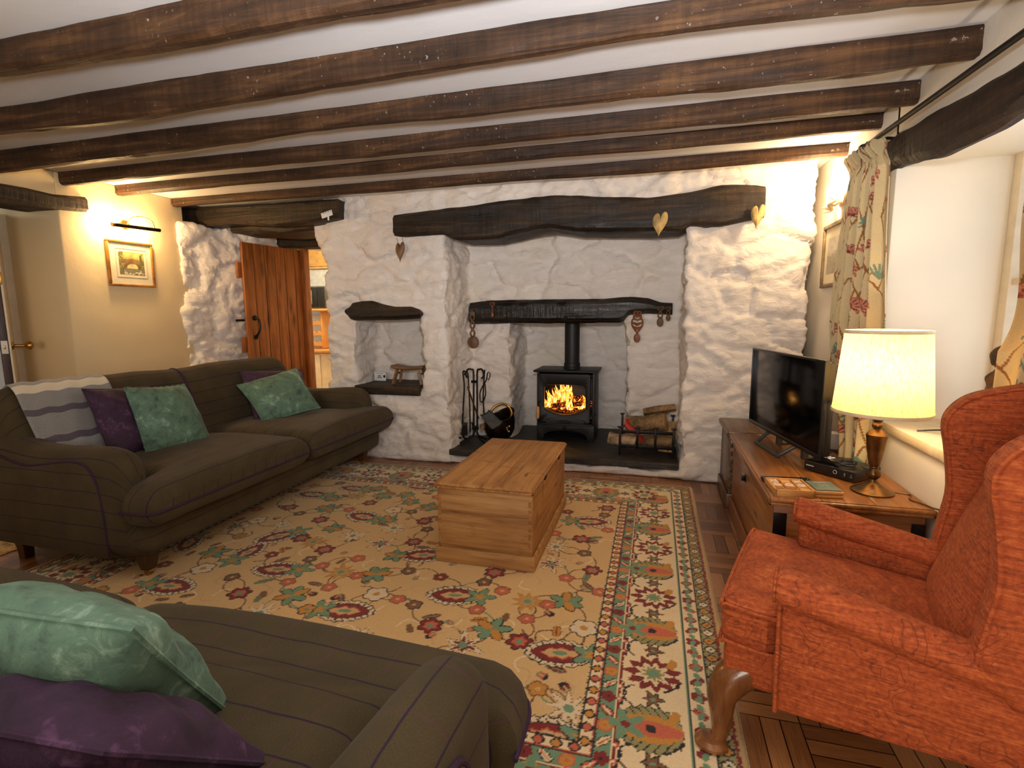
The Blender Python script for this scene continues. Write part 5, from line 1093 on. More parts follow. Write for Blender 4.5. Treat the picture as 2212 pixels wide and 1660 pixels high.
# ------------------------------------------------------------------ fire tools, coal scuttle, logs
HZ = .124
def q(px, py, y): return atY(px, py, y)
cs = thing('companion_set_stand', 'black wrought iron fire tool stand with curled feet on the left of the hearth', 'fire tool stand', (-1.49, 4.22, HZ))
for px in (1023.5, 1031):
    s = -1 if px < 1027 else 1; c = q(px, 930, 4.22); tp = q(px-(.5 if s < 0 else 0), 806, 4.22); m = MB()
    m.tube(spl([tuple(c), tuple((c+tp)/2), tuple(tp), (tp[0]+s*.018, 4.215, tp[2]+.03), (tp[0]+s*.045, 4.21, tp[2]+.032), (tp[0]+s*.062, 4.205, tp[2]+.004), (tp[0]+s*.060, 4.205, tp[2]-.03), (tp[0]+s*.042, 4.205, tp[2]-.045)], 50), .0085, 8); obj('upright', m, M['iron'], cs)
bx, bz = float(q(1027, 930, 4.22)[0]), float(q(1027, 930, 4.22)[2])
for a in (-2.45, 2.6, -.55, .75):
    m = MB(); ca, sa = math.cos(a), math.sin(a); m.tube(spl([(bx+r*ca, 4.22+r*sa*.9, z) for r, z in ((.012, bz+.04), (.012, bz), (.03, bz-.05), (.075, HZ+.03), (.125, HZ+.011), (.155, HZ+.014), (.168, HZ+.035), (.155, HZ+.055), (.135, HZ+.05))], 36), .0085, 8); obj('foot', m, M['iron'], cs)
for z in (bz+.02, float(q(1027, 825, 4.22)[2])): obj('clamp', MB().tube([(bx-.028, 4.22, z), (bx+.028, 4.22, z)], .013, 8), M['iron'], cs)
# brush
m1 = thing('hearth_brush', 'black hearth brush hanging on the left of the fire tool stand', 'brush', q(998, 915, 4.19)); a = q(1001, 806, 4.2); b = q(1003, 835, 4.2); c = q(999, 914, 4.19)
m = MB(); m.tube(spl([(a[0]+.03, 4.2, a[2]-.02), (a[0]+.015, 4.2, a[2]+.012), (a[0]-.003, 4.2, a[2]+.002), tuple(b), tuple((b+c)/2), tuple(c)], 40), [.0075]*40, 8); obj('handle', m, M['iron'], m1)
obj('head', MB().box((c[0], 4.19, c[2]-.008), (.085, .035, .022), bev=.006), M['lintel'], m1)
m = MB(); r_ = random.Random(2)
for k in range(160): x = c[0]-.038+.076*r_.random(); y = 4.175+.03*r_.random(); m.tube([(x, y, c[2]-.015), (x+r_.uniform(-.006, .006), y+r_.uniform(-.004, .004), c[2]-.10-r_.random()*.012)], .0022, 4)
obj('bristles', m, M['cable'], m1)
# poker
m2 = thing('fire_poker', 'thin pointed iron poker hanging in the middle of the fire tool stand', 'poker', q(1015, 930, 4.17)); a = q(1010, 806, 4.17); c = q(1016, 935, 4.17)
m = MB(); m.tube(spl([(a[0]-.028, 4.17, a[2]-.02), (a[0]-.02, 4.17, a[2]+.004), (a[0], 4.17, a[2]), (a[0]+.006, 4.17, a[2]-.05), tuple((a+c)/2+np.array([.006, 0, 0])), (c[0], 4.17, c[2]+.05), tuple(c)], 44), np.interp(np.linspace(0, 1, 44), [0, .9, 1], [.0065, .0065, .001]), 8); m.tube(spl([(c[0], 4.17, c[2]+.08), (c[0]+.022, 4.165, c[2]+.09), (c[0]+.02, 4.165, c[2]+.06)], 10), .005, 6); obj('rod', m, M['iron'], m2)
# tongs
m3 = thing('fire_tongs', 'iron fire tongs with looped grips on the right of the fire tool stand', 'tongs', q(1045, 900, 4.2))
A1, A2 = [q(*p, 4.2) for p in ((1047, 799), (1045, 830), (1044, 860), (1046, 902))], [q(*p, 4.195) for p in ((1053, 806), (1050, 822), (1041, 838), (1037, 850), (1038, 868), (1044, 866), (1049, 852), (1048, 830))]
obj('arm', MB().tube(spl([tuple(p) for p in A1], 30), .007, 8), M['iron'], m3); obj('arm', MB().tube(spl([tuple(p) for p in A2], 50), .0055, 8), M['iron'], m3)
obj('grip_loop', MB().tube([tuple(q(*p, 4.195)) for p in ((1053, 806), (1055, 804), (1059, 808), (1058, 815), (1055, 821), (1052, 818))], .0045, 6, closed=True), M['iron'], m3)
# shovel
m4 = thing('ash_shovel', 'flat black ash shovel leaning from the stand onto the coal scuttle', 'shovel', q(1060, 910, 4.12)); a = q(1010, 835, 4.15); b = q(1034, 905, 4.12)
m = MB(); m.tube([tuple(a), tuple((a+b)/2), tuple(b)], [.008, .0065, .008], 8); obj('handle', m, M['darkcopper'], m4); P4 = [q(*p, y) for p, y in (((1036, 902), 4.12), ((1056, 892), 4.15), ((1086, 916), 4.14), ((1061, 931), 4.10))]
m = MB(); nn = 12
G = np.zeros((nn, nn, 3))
for i in range(nn):
    for j in range(nn):
        u, v = i/(nn-1), j/(nn-1); G[i, j] = (1-u)*((1-v)*P4[0]+v*P4[1])+u*((1-v)*P4[3]+v*P4[2])+np.array([0, -.0, .016*(abs(2*v-1)**4)+.012*(1-u)**4])
m.grid(G); bo = obj('blade', m, M['slate'], m4); md = bo.modifiers.new('s', 'SOLIDIFY'); md.thickness = .005
m = MB(); m.tube([tuple(q(1057, 891, 4.15)+np.array([0, 0, .012])), tuple(q(1076, 908, 4.15)+np.array([0, 0, .012]))], .009, 8); obj('rolled_edge', m, M['iron'], m4)
# coal scuttle
cs2 = thing('coal_scuttle', 'round black coal scuttle with a curved brass handle beside the fire tools', 'coal scuttle', (-1.315, 4.33, HZ)); C0 = np.array([-1.315, 4.33, HZ])
prof = [(.001, .012), (.075, .012), (.082, .03), (.115, .07), (.132, .12), (.134, .16), (.124, .20), (.118, .215), (.124, .218), (.126, .212), (.138, .16), (.135, .115), (.118, .062), (.085, .02), (.09, .0), (.06, 0), (.001, .0)]
prof_o = [(.001, 0), (.085, 0), (.088, .014), (.08, .022), (.112, .055), (.136, .11), (.140, .16), (.130, .205), (.132, .215), (.124, .215), (.121, .205), (.131, .16), (.127, .11), (.104, .06), (.06, .03), (.001, .03)]
m = MB(); th = np.linspace(0, 2*PI, 41)[:-1]; rings = []
for r, z in prof_o:
    up = max(0, (z-.12))/.095; lift = .075*up*np.clip(np.cos(th-.9), -.35, 1)*(.5+.5*np.cos(th-.9)); rings.append(np.stack([C0[0]+r*np.cos(th)*(1+.05*up*np.cos(th-.9)), C0[1]+r*np.sin(th), C0[2]+z+lift], 1))
m.loft(np.array(rings)); obj('bowl', m, M['darkcopper'], cs2)
hp = [q(*p, y) for p, y in (((1058, 892), 4.27), ((1068, 880), 4.29), ((1084, 873), 4.32), ((1098, 878), 4.34), ((1105, 891), 4.33), ((1103, 906), 4.30), ((1096, 916), 4.27))]
obj('handle', MB().tube(spl([tuple(p) for p in hp], 36), .011, 10), M['brass'], cs2); e = q(1097, 922, 4.235); m = MB()
for k in range(7): a = k*.9; m.lathe([(.001, -.006), (.008, -.003), (.009, .003), (.001, .007)], (e[0]+.012*math.cos(a)+.004*(k % 3), e[1], e[2]-.006*k+.012*math.sin(a)), 8, axis=(0, -1, 0))
obj('ornament', m, M['brass'], cs2)
rg0 = q(1042, 922, 4.22); obj('side_ring', MB().tube([(rg0[0]+.02*math.cos(a), 4.22+.01*math.sin(a), rg0[2]+.022*math.sin(a)) for a in np.linspace(0, 2*PI, 19)[:-1]], .005, 6, closed=True), M['brass'], cs2)
# log grate
gt = thing('log_grate', 'black iron log grate holding firewood at the right of the hearth', 'grate', (-.04, 4.25, HZ)); gx0, gx1, gy0, gy1 = -.247, .160, 4.10, 4.40
zt, zb = float(q(1337, 932, gy0)[2]), float(q(1337, 963, gy0)[2])
for k in range(4):
    x = gx0+(gx1-gx0)*k/3; lo = HZ if k in (0, 3) else zb-.01; m = MB(); m.box((x, gy0, (lo+zt+.03)/2), (.018, .010, zt+.03-lo), bev=.002); m.box((x, gy0, zt+.036), (.038, .022, .010), bev=.002); obj('front_post', m, M['iron'], gt)
for x in (gx0, gx1): m = MB(); m.box((x, gy1, (HZ+zt+.08)/2), (.018, .012, zt+.08-HZ), bev=.002); m.box((x, gy1, zt+.085), (.034, .022, .012), bev=.002); obj('back_post', m, M['iron'], gt)
for z in (zt, zb): obj('front_rail', MB().box(((gx0+gx1)/2, gy0, z), (gx1-gx0+.01, .008, .026), bev=.002), M['iron'], gt)
for x in (gx0, gx1): obj('side_rail', MB().box((x, (gy0+gy1)/2, zb), (.010, gy1-gy0, .024), bev=.002), M['iron'], gt)
for k in range(5): obj('grate_bar', MB().box((gx0+(gx1-gx0)*(k+.5)/5, (gy0+gy1)/2, zb-.016), (.012, gy1-gy0, .010), bev=.002), M['iron'], gt)
def log(label, p, s, r, mat='bark', seed=1, split=False):
    p, s = np.array(p, float), np.array(s, float); t = thing('firewood_log', label, 'log', (p+s)/2, group='firewood logs in the grate'); d = (s-p)/np.linalg.norm(s-p); a = np.cross(d, [0, 0, 1.]); a /= np.linalg.norm(a); b = np.cross(a, d); th = np.linspace(0, 2*PI, 33)[:-1]
    rings = []
    for u in np.linspace(0, 1, 22):
        c = p+(s-p)*u; e = r*(1+.08*math.sin(u*7+seed)); R_ = np.full(32, e)
        if split: R_ = np.minimum(R_, e*.55/np.maximum(.15, np.abs(np.sin(th-.5))))
        P = c+R_[:, None]*(np.cos(th)[:, None]*a+np.sin(th)[:, None]*b); P = P+(P-c)*(fbm(P, 28., 3, seed)*.16)[:, None]; rings.append(P)
    obj('bark', MB().loft(np.array(rings)), M[mat], t)
    for e, c, sg in ((rings[0], p, -1), (rings[-1], s, 1)):
        f = MB(); f.loft([c+(e-c)*.965+d*sg*.0005, c+(e-c)*.94+d*sg*.004, c+(e-c)*.5+d*sg*.005], cap=False); f.add(c+(e-c)*.5+d*sg*.005, [list(range(32))]); obj('cut_end', f, M['cutwood'], t)
rp = lambda px, py, y: tuple(q(px, py, y))
log('pale log at the bottom left of the grate, sticking out to the left', rp(1316, 946, 4.26), rp(1372, 957, 4.24), .052, 'palebark', 3)
log('grey log at the bottom right of the grate behind the rails', rp(1382, 953, 4.27), rp(1450, 955, 4.25), .046, 'bark', 5)
log('thick round log in the middle of the grate pile with its cut end facing right', rp(1356, 918, 4.29), rp(1437, 912, 4.22), .066, 'bark', 8)
log('orange-brown split log on the very top of the grate pile', rp(1391, 891, 4.31), rp(1459, 881, 4.30), .044, 'bark', 11, True)
log('pale split log standing at the back right of the grate', rp(1448, 912, 4.36), rp(1449, 950, 4.33), .040, 'cutwood', 14, True)
log('thin split stick at the bottom of the grate near its right post', rp(1424, 973, 4.2), rp(1450, 976, 4.17), .018, 'cutwood', 17, True)
rb = MB(); pts = [q(*p, y) for p, y in (((1353, 905), 4.17), ((1356, 918), 4.16), ((1366, 930), 4.14), ((1378, 938), 4.135), ((1386, 950), 4.13), ((1393, 957), 4.13))]; rb.tube(spl([tuple(p) for p in pts], 40), np.interp(np.linspace(0, 1, 40), [0, .15, .5, .8, 1], [.012, .028, .030, .018, .006]), 12, flat=.4)
rb2 = MB(); rb2.tube(spl([rp(1336, 930, 4.17), rp(1345, 924, 4.17), rp(1352, 915, 4.17)], 12), .014, 8, flat=.5)
rt = thing('firelighter_bag', 'crumpled red plastic bag among the logs in the grate', 'bag', pts[2]); obj('pouch', rb, M['red'], rt); obj('flap', rb2, plain('dark_red_plastic', (110, 34, 26), .5), rt)

# ------------------------------------------------------------------ carved love spoons and hearts on the beams
def spoon(name, label, px, py0, py1, y, mat, kind):
    a, b = q(px, py0, y), q(px, py1, y); L = a[2]-b[2]; t = thing('love_spoon', label, 'carved spoon', b, group='carved spoons on the black beam'); x, zb_ = b[0], b[2]; rb_ = L*(.165 if kind == 'ladle' else .11); m = MB()
    if kind == 'ladle':
        h = MB(); h.lathe([(.001, .012), (rb_*.9, .004), (rb_, -.004), (rb_*.9, -.012), (.001, -.018)], (x, y, zb_+rb_), 24, axis=(0, -1, 0)); obj('bowl', h, mat, t); z0 = zb_+2*rb_
        for s in (-1, 1): m.tube([(x+s*L*.055*math.sin(2*PI*u*1.25+.2), y-.006+.006*s*math.cos(2*PI*u*1.25), z0-.005+(L-2*rb_-L*.12)*u) for u in np.linspace(0, 1, 40)], L*.026, 6)
        m.prism([(x-L*.07, a[2]-L*.14), (x-L*.075, a[2]-.01), (x, a[2]), (x+L*.075, a[2]-.01), (x+L*.07, a[2]-L*.14)], y-.012, y, 'y', .003); obj('stem', m, mat, t); return
    h = MB(); rw = L*.105 if kind != 'ball' else L*.16; h.lathe([(.001, .010), (rw*.9, .004), (rw, -.003), (rw*.8, -.010), (.001, -.014)], (x, y-.004, zb_+rw*1.35), 20, axis=(0, -1, 0), sy=1.0, sx=1.0); h.v = [(p[0], p[1], zb_+rw*1.35+(p[2]-zb_-rw*1.35)*1.35) for p in h.v]; obj('bowl', h, mat, t); z0 = zb_+rw*2.6
    rr_ = L*(.10 if kind == 'knot' else .15); hz = a[2]-rr_; hh = [(x+rr_*1.05*math.sin(v)**3*1.0, y-.005, hz+rr_*.95*(.8125*math.cos(v)-.3125*math.cos(2*v)-.125*math.cos(3*v)-.0625*math.cos(4*v))+rr_*.1) for v in np.linspace(0, 2*PI, 31)[:-1]]
    m.tube(hh, L*.030, 6, closed=True)
    if kind == 'knot':
        zt_ = hz-rr_*.8
        for k, (wd, zz, hh2) in enumerate(((.13, .80, .10), (.17, .66, .12), (.16, .54, .12), (.10, .42, .10))):
            zc_ = zb_+L*zz
            m.tube([(x+L*wd*math.sin(v)**3, y-.005, zc_+L*hh2*(.8125*math.cos(v)-.3125*math.cos(2*v)-.125*math.cos(3*v))) for v in np.linspace(0, 2*PI, 31)[:-1]], L*.020, 6, closed=True)
        for s in (-1, 1): m.tube(spl([(x, y-.004, zb_+L*.92), (x+s*L*.16, y-.004, zb_+L*.70), (x+s*L*.15, y-.004, zb_+L*.52), (x+s*L*.03, y-.004, zb_+L*.36), (x, y-.004, zb_+L*.20)], 30), L*.024, 6)
    elif kind == 'ball':
        m.tube(spl([(x-L*.08, y-.005, zb_+L*.62), (x-L*.10, y-.005, zb_+L*.52), (x, y-.005, zb_+L*.40), (x+L*.10, y-.005, zb_+L*.52), (x+L*.08, y-.005, zb_+L*.62), (x, y-.005, zb_+L*.74)], 30), L*.035, 6, closed=True)
    else:
        for s in (-1, 1): m.tube([(x+s*L*.04*math.sin(2*PI*u*1.5), y-.005+.003*s*math.cos(2*PI*u*1.5), z0+(hz-rr_*.8-z0)*u) for u in np.linspace(0, 1, 30)], L*.022, 6)
    m.tube([(x, y-.005, z0-.01), (x, y-.005, z0+L*.05)], L*.035, 6); obj('stem', m, mat, t)
spoon('s', 'big carved wooden ladle with a twisted stem at the left end of the black beam', 1022, 672, 753, 4.365, M['darkspoon'], 'ladle')
spoon('s', 'small reddish love spoon pinned high on the left half of the black beam', 1064, 653, 686, 4.362, M['spoonwood'], 'twist')
spoon('s', 'long openwork love spoon with hearts in its stem, right of the stove pipe', 1375.5, 672, 740, 4.37, M['spoonwood'], 'knot')
spoon('s', 'dark love spoon with a heart ring and linked round bowl, second from the right', 1425.5, 661, 706, 4.36, M['darkspoon'], 'ball')
spoon('s', 'smallest love spoon at the right end of the black beam', 1443, 662, 694, 4.36, M['darkspoon'], 'ball')
def heart(label, tipx, tipy, topy, w, y, mat, wires, skew=.22):
    tip = q(tipx, tipy, y); top = q(tipx, topy, y); H = top[2]-tip[2]; W_ = abs(q(tipx+w, tipy, y)[0]-tip[0]); t = thing('hanging_heart', label, 'heart ornament', (tip+top)/2, group='wooden hearts hanging from the long beam'); v = np.linspace(0, 2*PI, 61)[:-1]
    X = .5*W_*np.sin(v)**3; Z = (.8125*np.cos(v)-.3125*np.cos(2*v)-.125*np.cos(3*v)-.0625*np.cos(4*v)); Z = (Z-Z.min())/(Z.max()-Z.min())*H; X = X+skew*W_*(Z/H-.25)*.6; Z = Z+.10*H*(X/W_)*(Z/H); m = MB(); rings = []; cx_, cz_ = X.mean(), Z.mean()
    for s, d in ((.05, -.016), (.45, -.015), (.75, -.011), (.93, -.005), (1, 0), (.93, .005), (.6, .007), (.05, .007)): rings.append(np.stack([tip[0]+cx_+(X-cx_)*s, np.full(60, y+d), tip[2]+cz_+(Z-cz_)*s], 1))
    m.loft(np.array(rings)); obj('body', m, mat, t, ang=60); wm = MB()
    for dx in (-.28, .36): p0 = (tip[0]+cx_+dx*W_*.9, y-.001, tip[2]+H*(.90+.05*(dx > 0))); wm.tube([p0, (p0[0]+.003, y-.003, p0[2]+wires*.5), (p0[0]-.002, y-.004, p0[2]+wires)], .0013, 5)
    obj('wire', wm, M['iron'], t)
heart('dark slender wooden heart hanging on wires below the left end of the long beam', 865, 567, 524, 20, 3.845, M['darkheart'], .05, .1)
heart('gilt wooden heart hanging in the middle of the long beam, above the love spoons', 1423, 513, 460, 33, 3.835, M['heart'], .03)
heart('gilt wooden heart at the right end of the long beam, close to the wall light', 1633.5, 496, 444, 31, 3.835, M['heart'], .03)

# ------------------------------------------------------------------ niche
stl = thing('milking_stool', 'small rustic wooden stool standing in the wall niche', 'stool', (-2.10, 4.10, .65)); S0 = np.array([-2.045, 4.09]); zs = float(q(865, 792, 4.09)[2]); m = MB(); rings = []
for u in np.linspace(-1, 1, 16):
    zc_ = zs-.012+.016*u*u; p = rr2(S0[1]-.07, S0[1]+.07, zc_-.013, zc_+.013, .010, 4); rings.append(np.stack([np.full(len(p), S0[0]+.150*u), p[:, 0], p[:, 1]], 1))
obj('seat', MB().loft(np.array(rings)), M['stool'], stl)
for sx in (-1, 1):
    for sy in (-1, 1): obj('leg', MB().tube([(S0[0]+sx*.10, S0[1]+sy*.045, zs-.02), (S0[0]+sx*.132, S0[1]+sy*.06, .651)], [.014, .017], 4), M['stool'], stl)
    obj('stretcher', MB().tube([(S0[0]+sx*.118, S0[1]-.05, .74), (S0[0]+sx*.118, S0[1]+.05, .74)], .008, 6), M['stool'], stl)
cp = q(822, 834, 4.19); cd_ = thing('small_sign', 'small white printed card with a crescent moon standing in the wall niche', 'card', (cp[0], 4.19, .652)); cwid, chei = .115, .078
obj('card', MB().box((cp[0], 4.19, .652+chei/2), (cwid, .004, chei), bev=.0005), M['whiteplastic'], cd_); m = MB()
for k in range(4): m.box((cp[0]-.03+.017*k, 4.187, .652+chei*.86), (.006, .001, .006), bev=0)
for k, (w_, z) in enumerate(((.03, .56), (.05, .40), (.045, .33))): m.box((cp[0]-.005, 4.187, .652+chei*z), (w_, .001, .008 if k == 0 else .003), bev=0)
mo = [(.014*math.cos(a), .014*math.sin(a)) for a in np.linspace(PI*.35, PI*1.65, 18)]+[(.006+.010*math.cos(a), .0125*math.sin(a)) for a in np.linspace(PI*1.62, PI*.38, 18)]
m.prism([(cp[0]+.044+x*.8, .652+chei*.52+z*.9) for x, z in mo], 4.1865, 4.1875, 'y'); obj('printing', m, M['cable'], cd_)
tg = q(706, 463, 3.685); tt = thing('paper_tag', 'small white comb-shaped tag on the dark lintel beside the passage', 'tag', tg)
m = MB(); m.box(tg, (.10, .004, .042), Matrix.Rotation(R(-14), 4, 'Y'), bev=.001); m.box((tg[0]+.012, tg[1], tg[2]-.032), (.014, .004, .03), bev=.001); obj('tag', m, M['whiteplastic'], tt)
m = MB()
for k in range(4): m.box((tg[0]-.026+.02*k, tg[1]-.003, tg[2]+.012+.005*k-.004), (.003, .002, .010), bev=0)
obj('slots', m, M['cable'], tt)
# ------------------------------------------------------------------ pictures and their lights
def painting(o, ny, nz, fn):
    pass
def picture(name, label, wallx, sgn, y0, y1, z0, z1, fw, frame, art, paint, liner=None):
    """hung on a wall in the plane x = wallx; sgn points into the room."""
    t = thing(name, label, 'picture', (wallx, (y0+y1)/2, (z0+z1)/2)); x = lambda d: wallx+sgn*d
    for (ya, yb, za, zb_) in ((y0, y1, z1-fw, z1), (y0, y1, z0, z0+fw), (y0, y0+fw, z0+fw, z1-fw), (y1-fw, y1, z0+fw, z1-fw)):
        obj('frame', MB().box((x(.012), (ya+yb)/2, (za+zb_)/2), (.022, yb-ya, zb_-za), bev=.005), M[frame], t)
    obj('mount', MB().box((x(.006), (y0+y1)/2, (z0+z1)/2), (.006, y1-y0-fw, z1-z0-fw), bev=0), M['mount'], t)
    ay0, ay1, az0, az1 = art
    if liner: obj('mount_line', MB().tube([(x(.010), ay0-.02, az0-.02), (x(.010), ay1+.02, az0-.02), (x(.010), ay1+.02, az1+.02), (x(.010), ay0-.02, az1+.02)], .0012, 4, closed=True), M[liner], t)
    n = 60; U, V = np.meshgrid(np.linspace(0, 1, n), np.linspace(0, 1, n)); P = np.stack([np.full(U.shape, x(.0098)), ay0+(ay1-ay0)*U, az0+(az1-az0)*V], -1)
    o = obj('painting', MB().grid(P), M['paint'], t); vcol(o, paint(U.ravel(), V.ravel())); return t
def bridge(u, v):
    u = 1-u; u = 1-u; P = np.stack([u*6, v*6, u*0], 1); f = fbm(P, 1., 4, 3)[:, None]; f2 = fbm(P, 3., 3, 8)[:, None]; c = lin((150, 140, 84))*np.ones((len(u), 1)); sky = sm(.62, .9, v)[:, None]; c = c*(1-sky)+lin((196, 170, 96))*sky
    d = np.hypot((u-.52)*1.0, (v-.30)*1.15); arch = ((d < .36) & (d > .22) & (v > .28))[:, None]; c = np.where(arch, lin((118, 86, 52)), c); c = np.where(((v > .5) & (v < .62+.08*np.sin(u*3)))[:, None], lin((128, 98, 58)), c); c = np.where(((d < .22) & (v > .25))[:, None], lin((206, 186, 132)), c)
    c = np.where((v < .28)[:, None], lin((116, 110, 84)), c); c = np.where(((v < .22) & (np.abs(f[:, 0]) < .12))[:, None], lin((210, 196, 164)), c); c = np.where((u < .18)[:, None] & (f > -.1), lin((104, 96, 52)), c); c = np.where((u > .82)[:, None] & (f > 0), lin((88, 90, 52)), c)
    return np.clip(c*(1+.5*f+.3*f2), 0, 1)
def etching(u, v):
    P = np.stack([u*5, v*7, u*0], 1); f = fbm(P, 1.2, 4, 13)[:, None]; c = lin((198, 190, 172))*np.ones((len(u), 1)); c = np.where((v < .55+.2*f[:, 0])[:, None], lin((160, 152, 134)), c); return np.clip(c*(1+.35*f), 0, 1)
picture('framed_picture', 'gilt framed watercolour of a stone bridge hanging below the picture light', XL, 1, 2.965, 3.332, 1.475, 1.815, .017, 'gilt', (3.055, 3.255, 1.565, 1.735), bridge, 'gilt')
picture('framed_picture', 'narrow antique framed print half hidden behind the curtain near the wall light', XR, -1, 3.45, 3.865, 1.395, 1.785, .024, 'darkgilt', (3.53, 3.79, 1.48, 1.70), etching)
pl_ = thing('picture_light', 'lit brass picture light with a thin dark tube above the bridge watercolour', 'wall light', (XL, 3.02, 1.92)); ta, tb = np.array(atX(243, 487, -3.755)), np.array(atX(345, 496, -3.755)); zt = (ta[2]+tb[2])/2
m = MB(); m.tube([(-3.755, ta[1], zt-.006), (-3.755, tb[1], zt+.006)], .0135, 14); obj('tube', m, M['darkcopper'], pl_); obj('end_cap', MB().tube([(-3.755, ta[1]-.004, zt-.006), (-3.755, ta[1]+.01, zt-.006)], .0145, 14), M['brass'], pl_)
bp_ = atX(269, 486, XL+.002); obj('back_plate', MB().lathe([(.001, .0), (.036, .001), (.034, .012), (.018, .02), (.001, .022)], bp_, 22, axis=(1, 0, 0)), M['brass'], pl_)
obj('arm', MB().tube(spl([(XL+.02, bp_[1], bp_[2]), (XL+.05, bp_[1]+.02, bp_[2]+.05), (XL+.09, bp_[1]+.06, bp_[2]+.065), (-3.765, bp_[1]+.11, bp_[2]+.04), (-3.755, bp_[1]+.125, zt+.01)], 30), .0045, 8), M['brass'], pl_)
obj('bulb', MB().tube([(-3.775, ta[1]+.05, zt-.004), (-3.775, tb[1]-.05, zt+.002)], .006, 8), M['bulb'], pl_)
light('picture_light_glow', 'POINT', (-3.815, 2.98, 1.935), 9.0, (1, .66, .30), .03); light('picture_light_glow_2', 'POINT', (-3.815, 3.22, 1.925), 6.0, (1, .66, .30), .03)
# antler wall light in the corner
al = thing('antler_wall_light', 'lit antler wall light in the corner, partly behind the curtain', 'wall light', (XR, 3.60, 1.9)); g = lambda px, py, x: atX(px, py, x)
obj('back_plate', MB().lathe([(.001, 0), (.05, .002), (.045, .014), (.001, .02)], (XR-.001, 3.60, 1.915), 20, axis=(-1, 0, 0), sy=1.5), M['antler'], al)
def horn(pts, r): return MB().tube(spl(pts, 40), np.linspace(r, .003, 40), 10)
B0 = np.array([XR-.02, 3.60, 1.905]); c1 = np.array(atY(1818, 432, 3.58)); c2 = np.array(atY(1789, 443, 3.66))
obj('antler', horn([tuple(B0), (B0[0]-.05, 3.60, 1.88), tuple(c2+np.array([.02, 0, -.03])), tuple(c2+np.array([-.01, .0, -.02])), tuple(np.array(atY(1776, 449, 3.66)))], .016), M['antler'], al)
obj('antler', horn([tuple(B0), (B0[0]-.03, 3.59, 1.875), tuple(c1+np.array([-.02, 0, -.012])), tuple(np.array(atY(1790, 424, 3.6)))], .015), M['antler'], al)
obj('antler', horn([(B0[0]-.04, 3.62, 1.885), tuple(np.array(atY(1795, 455, 3.64))), tuple(np.array(atY(1778, 460, 3.64)))], .012), M['antler'], al)
for c in (c1, c2):
    obj('candle_tube', MB().lathe([(.001, 0), (.018, .002), (.020, .008), (.0125, .012), (.0125, .075), (.001, .076)], (c[0], c[1], c[2]-.02), 16), M['candle'], al)
    obj('bulb', MB().lathe([(.001, 0), (.008, .002), (.016, .02), (.012, .04), (.001, .062)], (c[0], c[1], c[2]+.056), 14), M['bulb'], al)
light('antler_light_glow', 'POINT', (.93, 3.60, 2.015), 11.0, (1, .72, .40), .035)

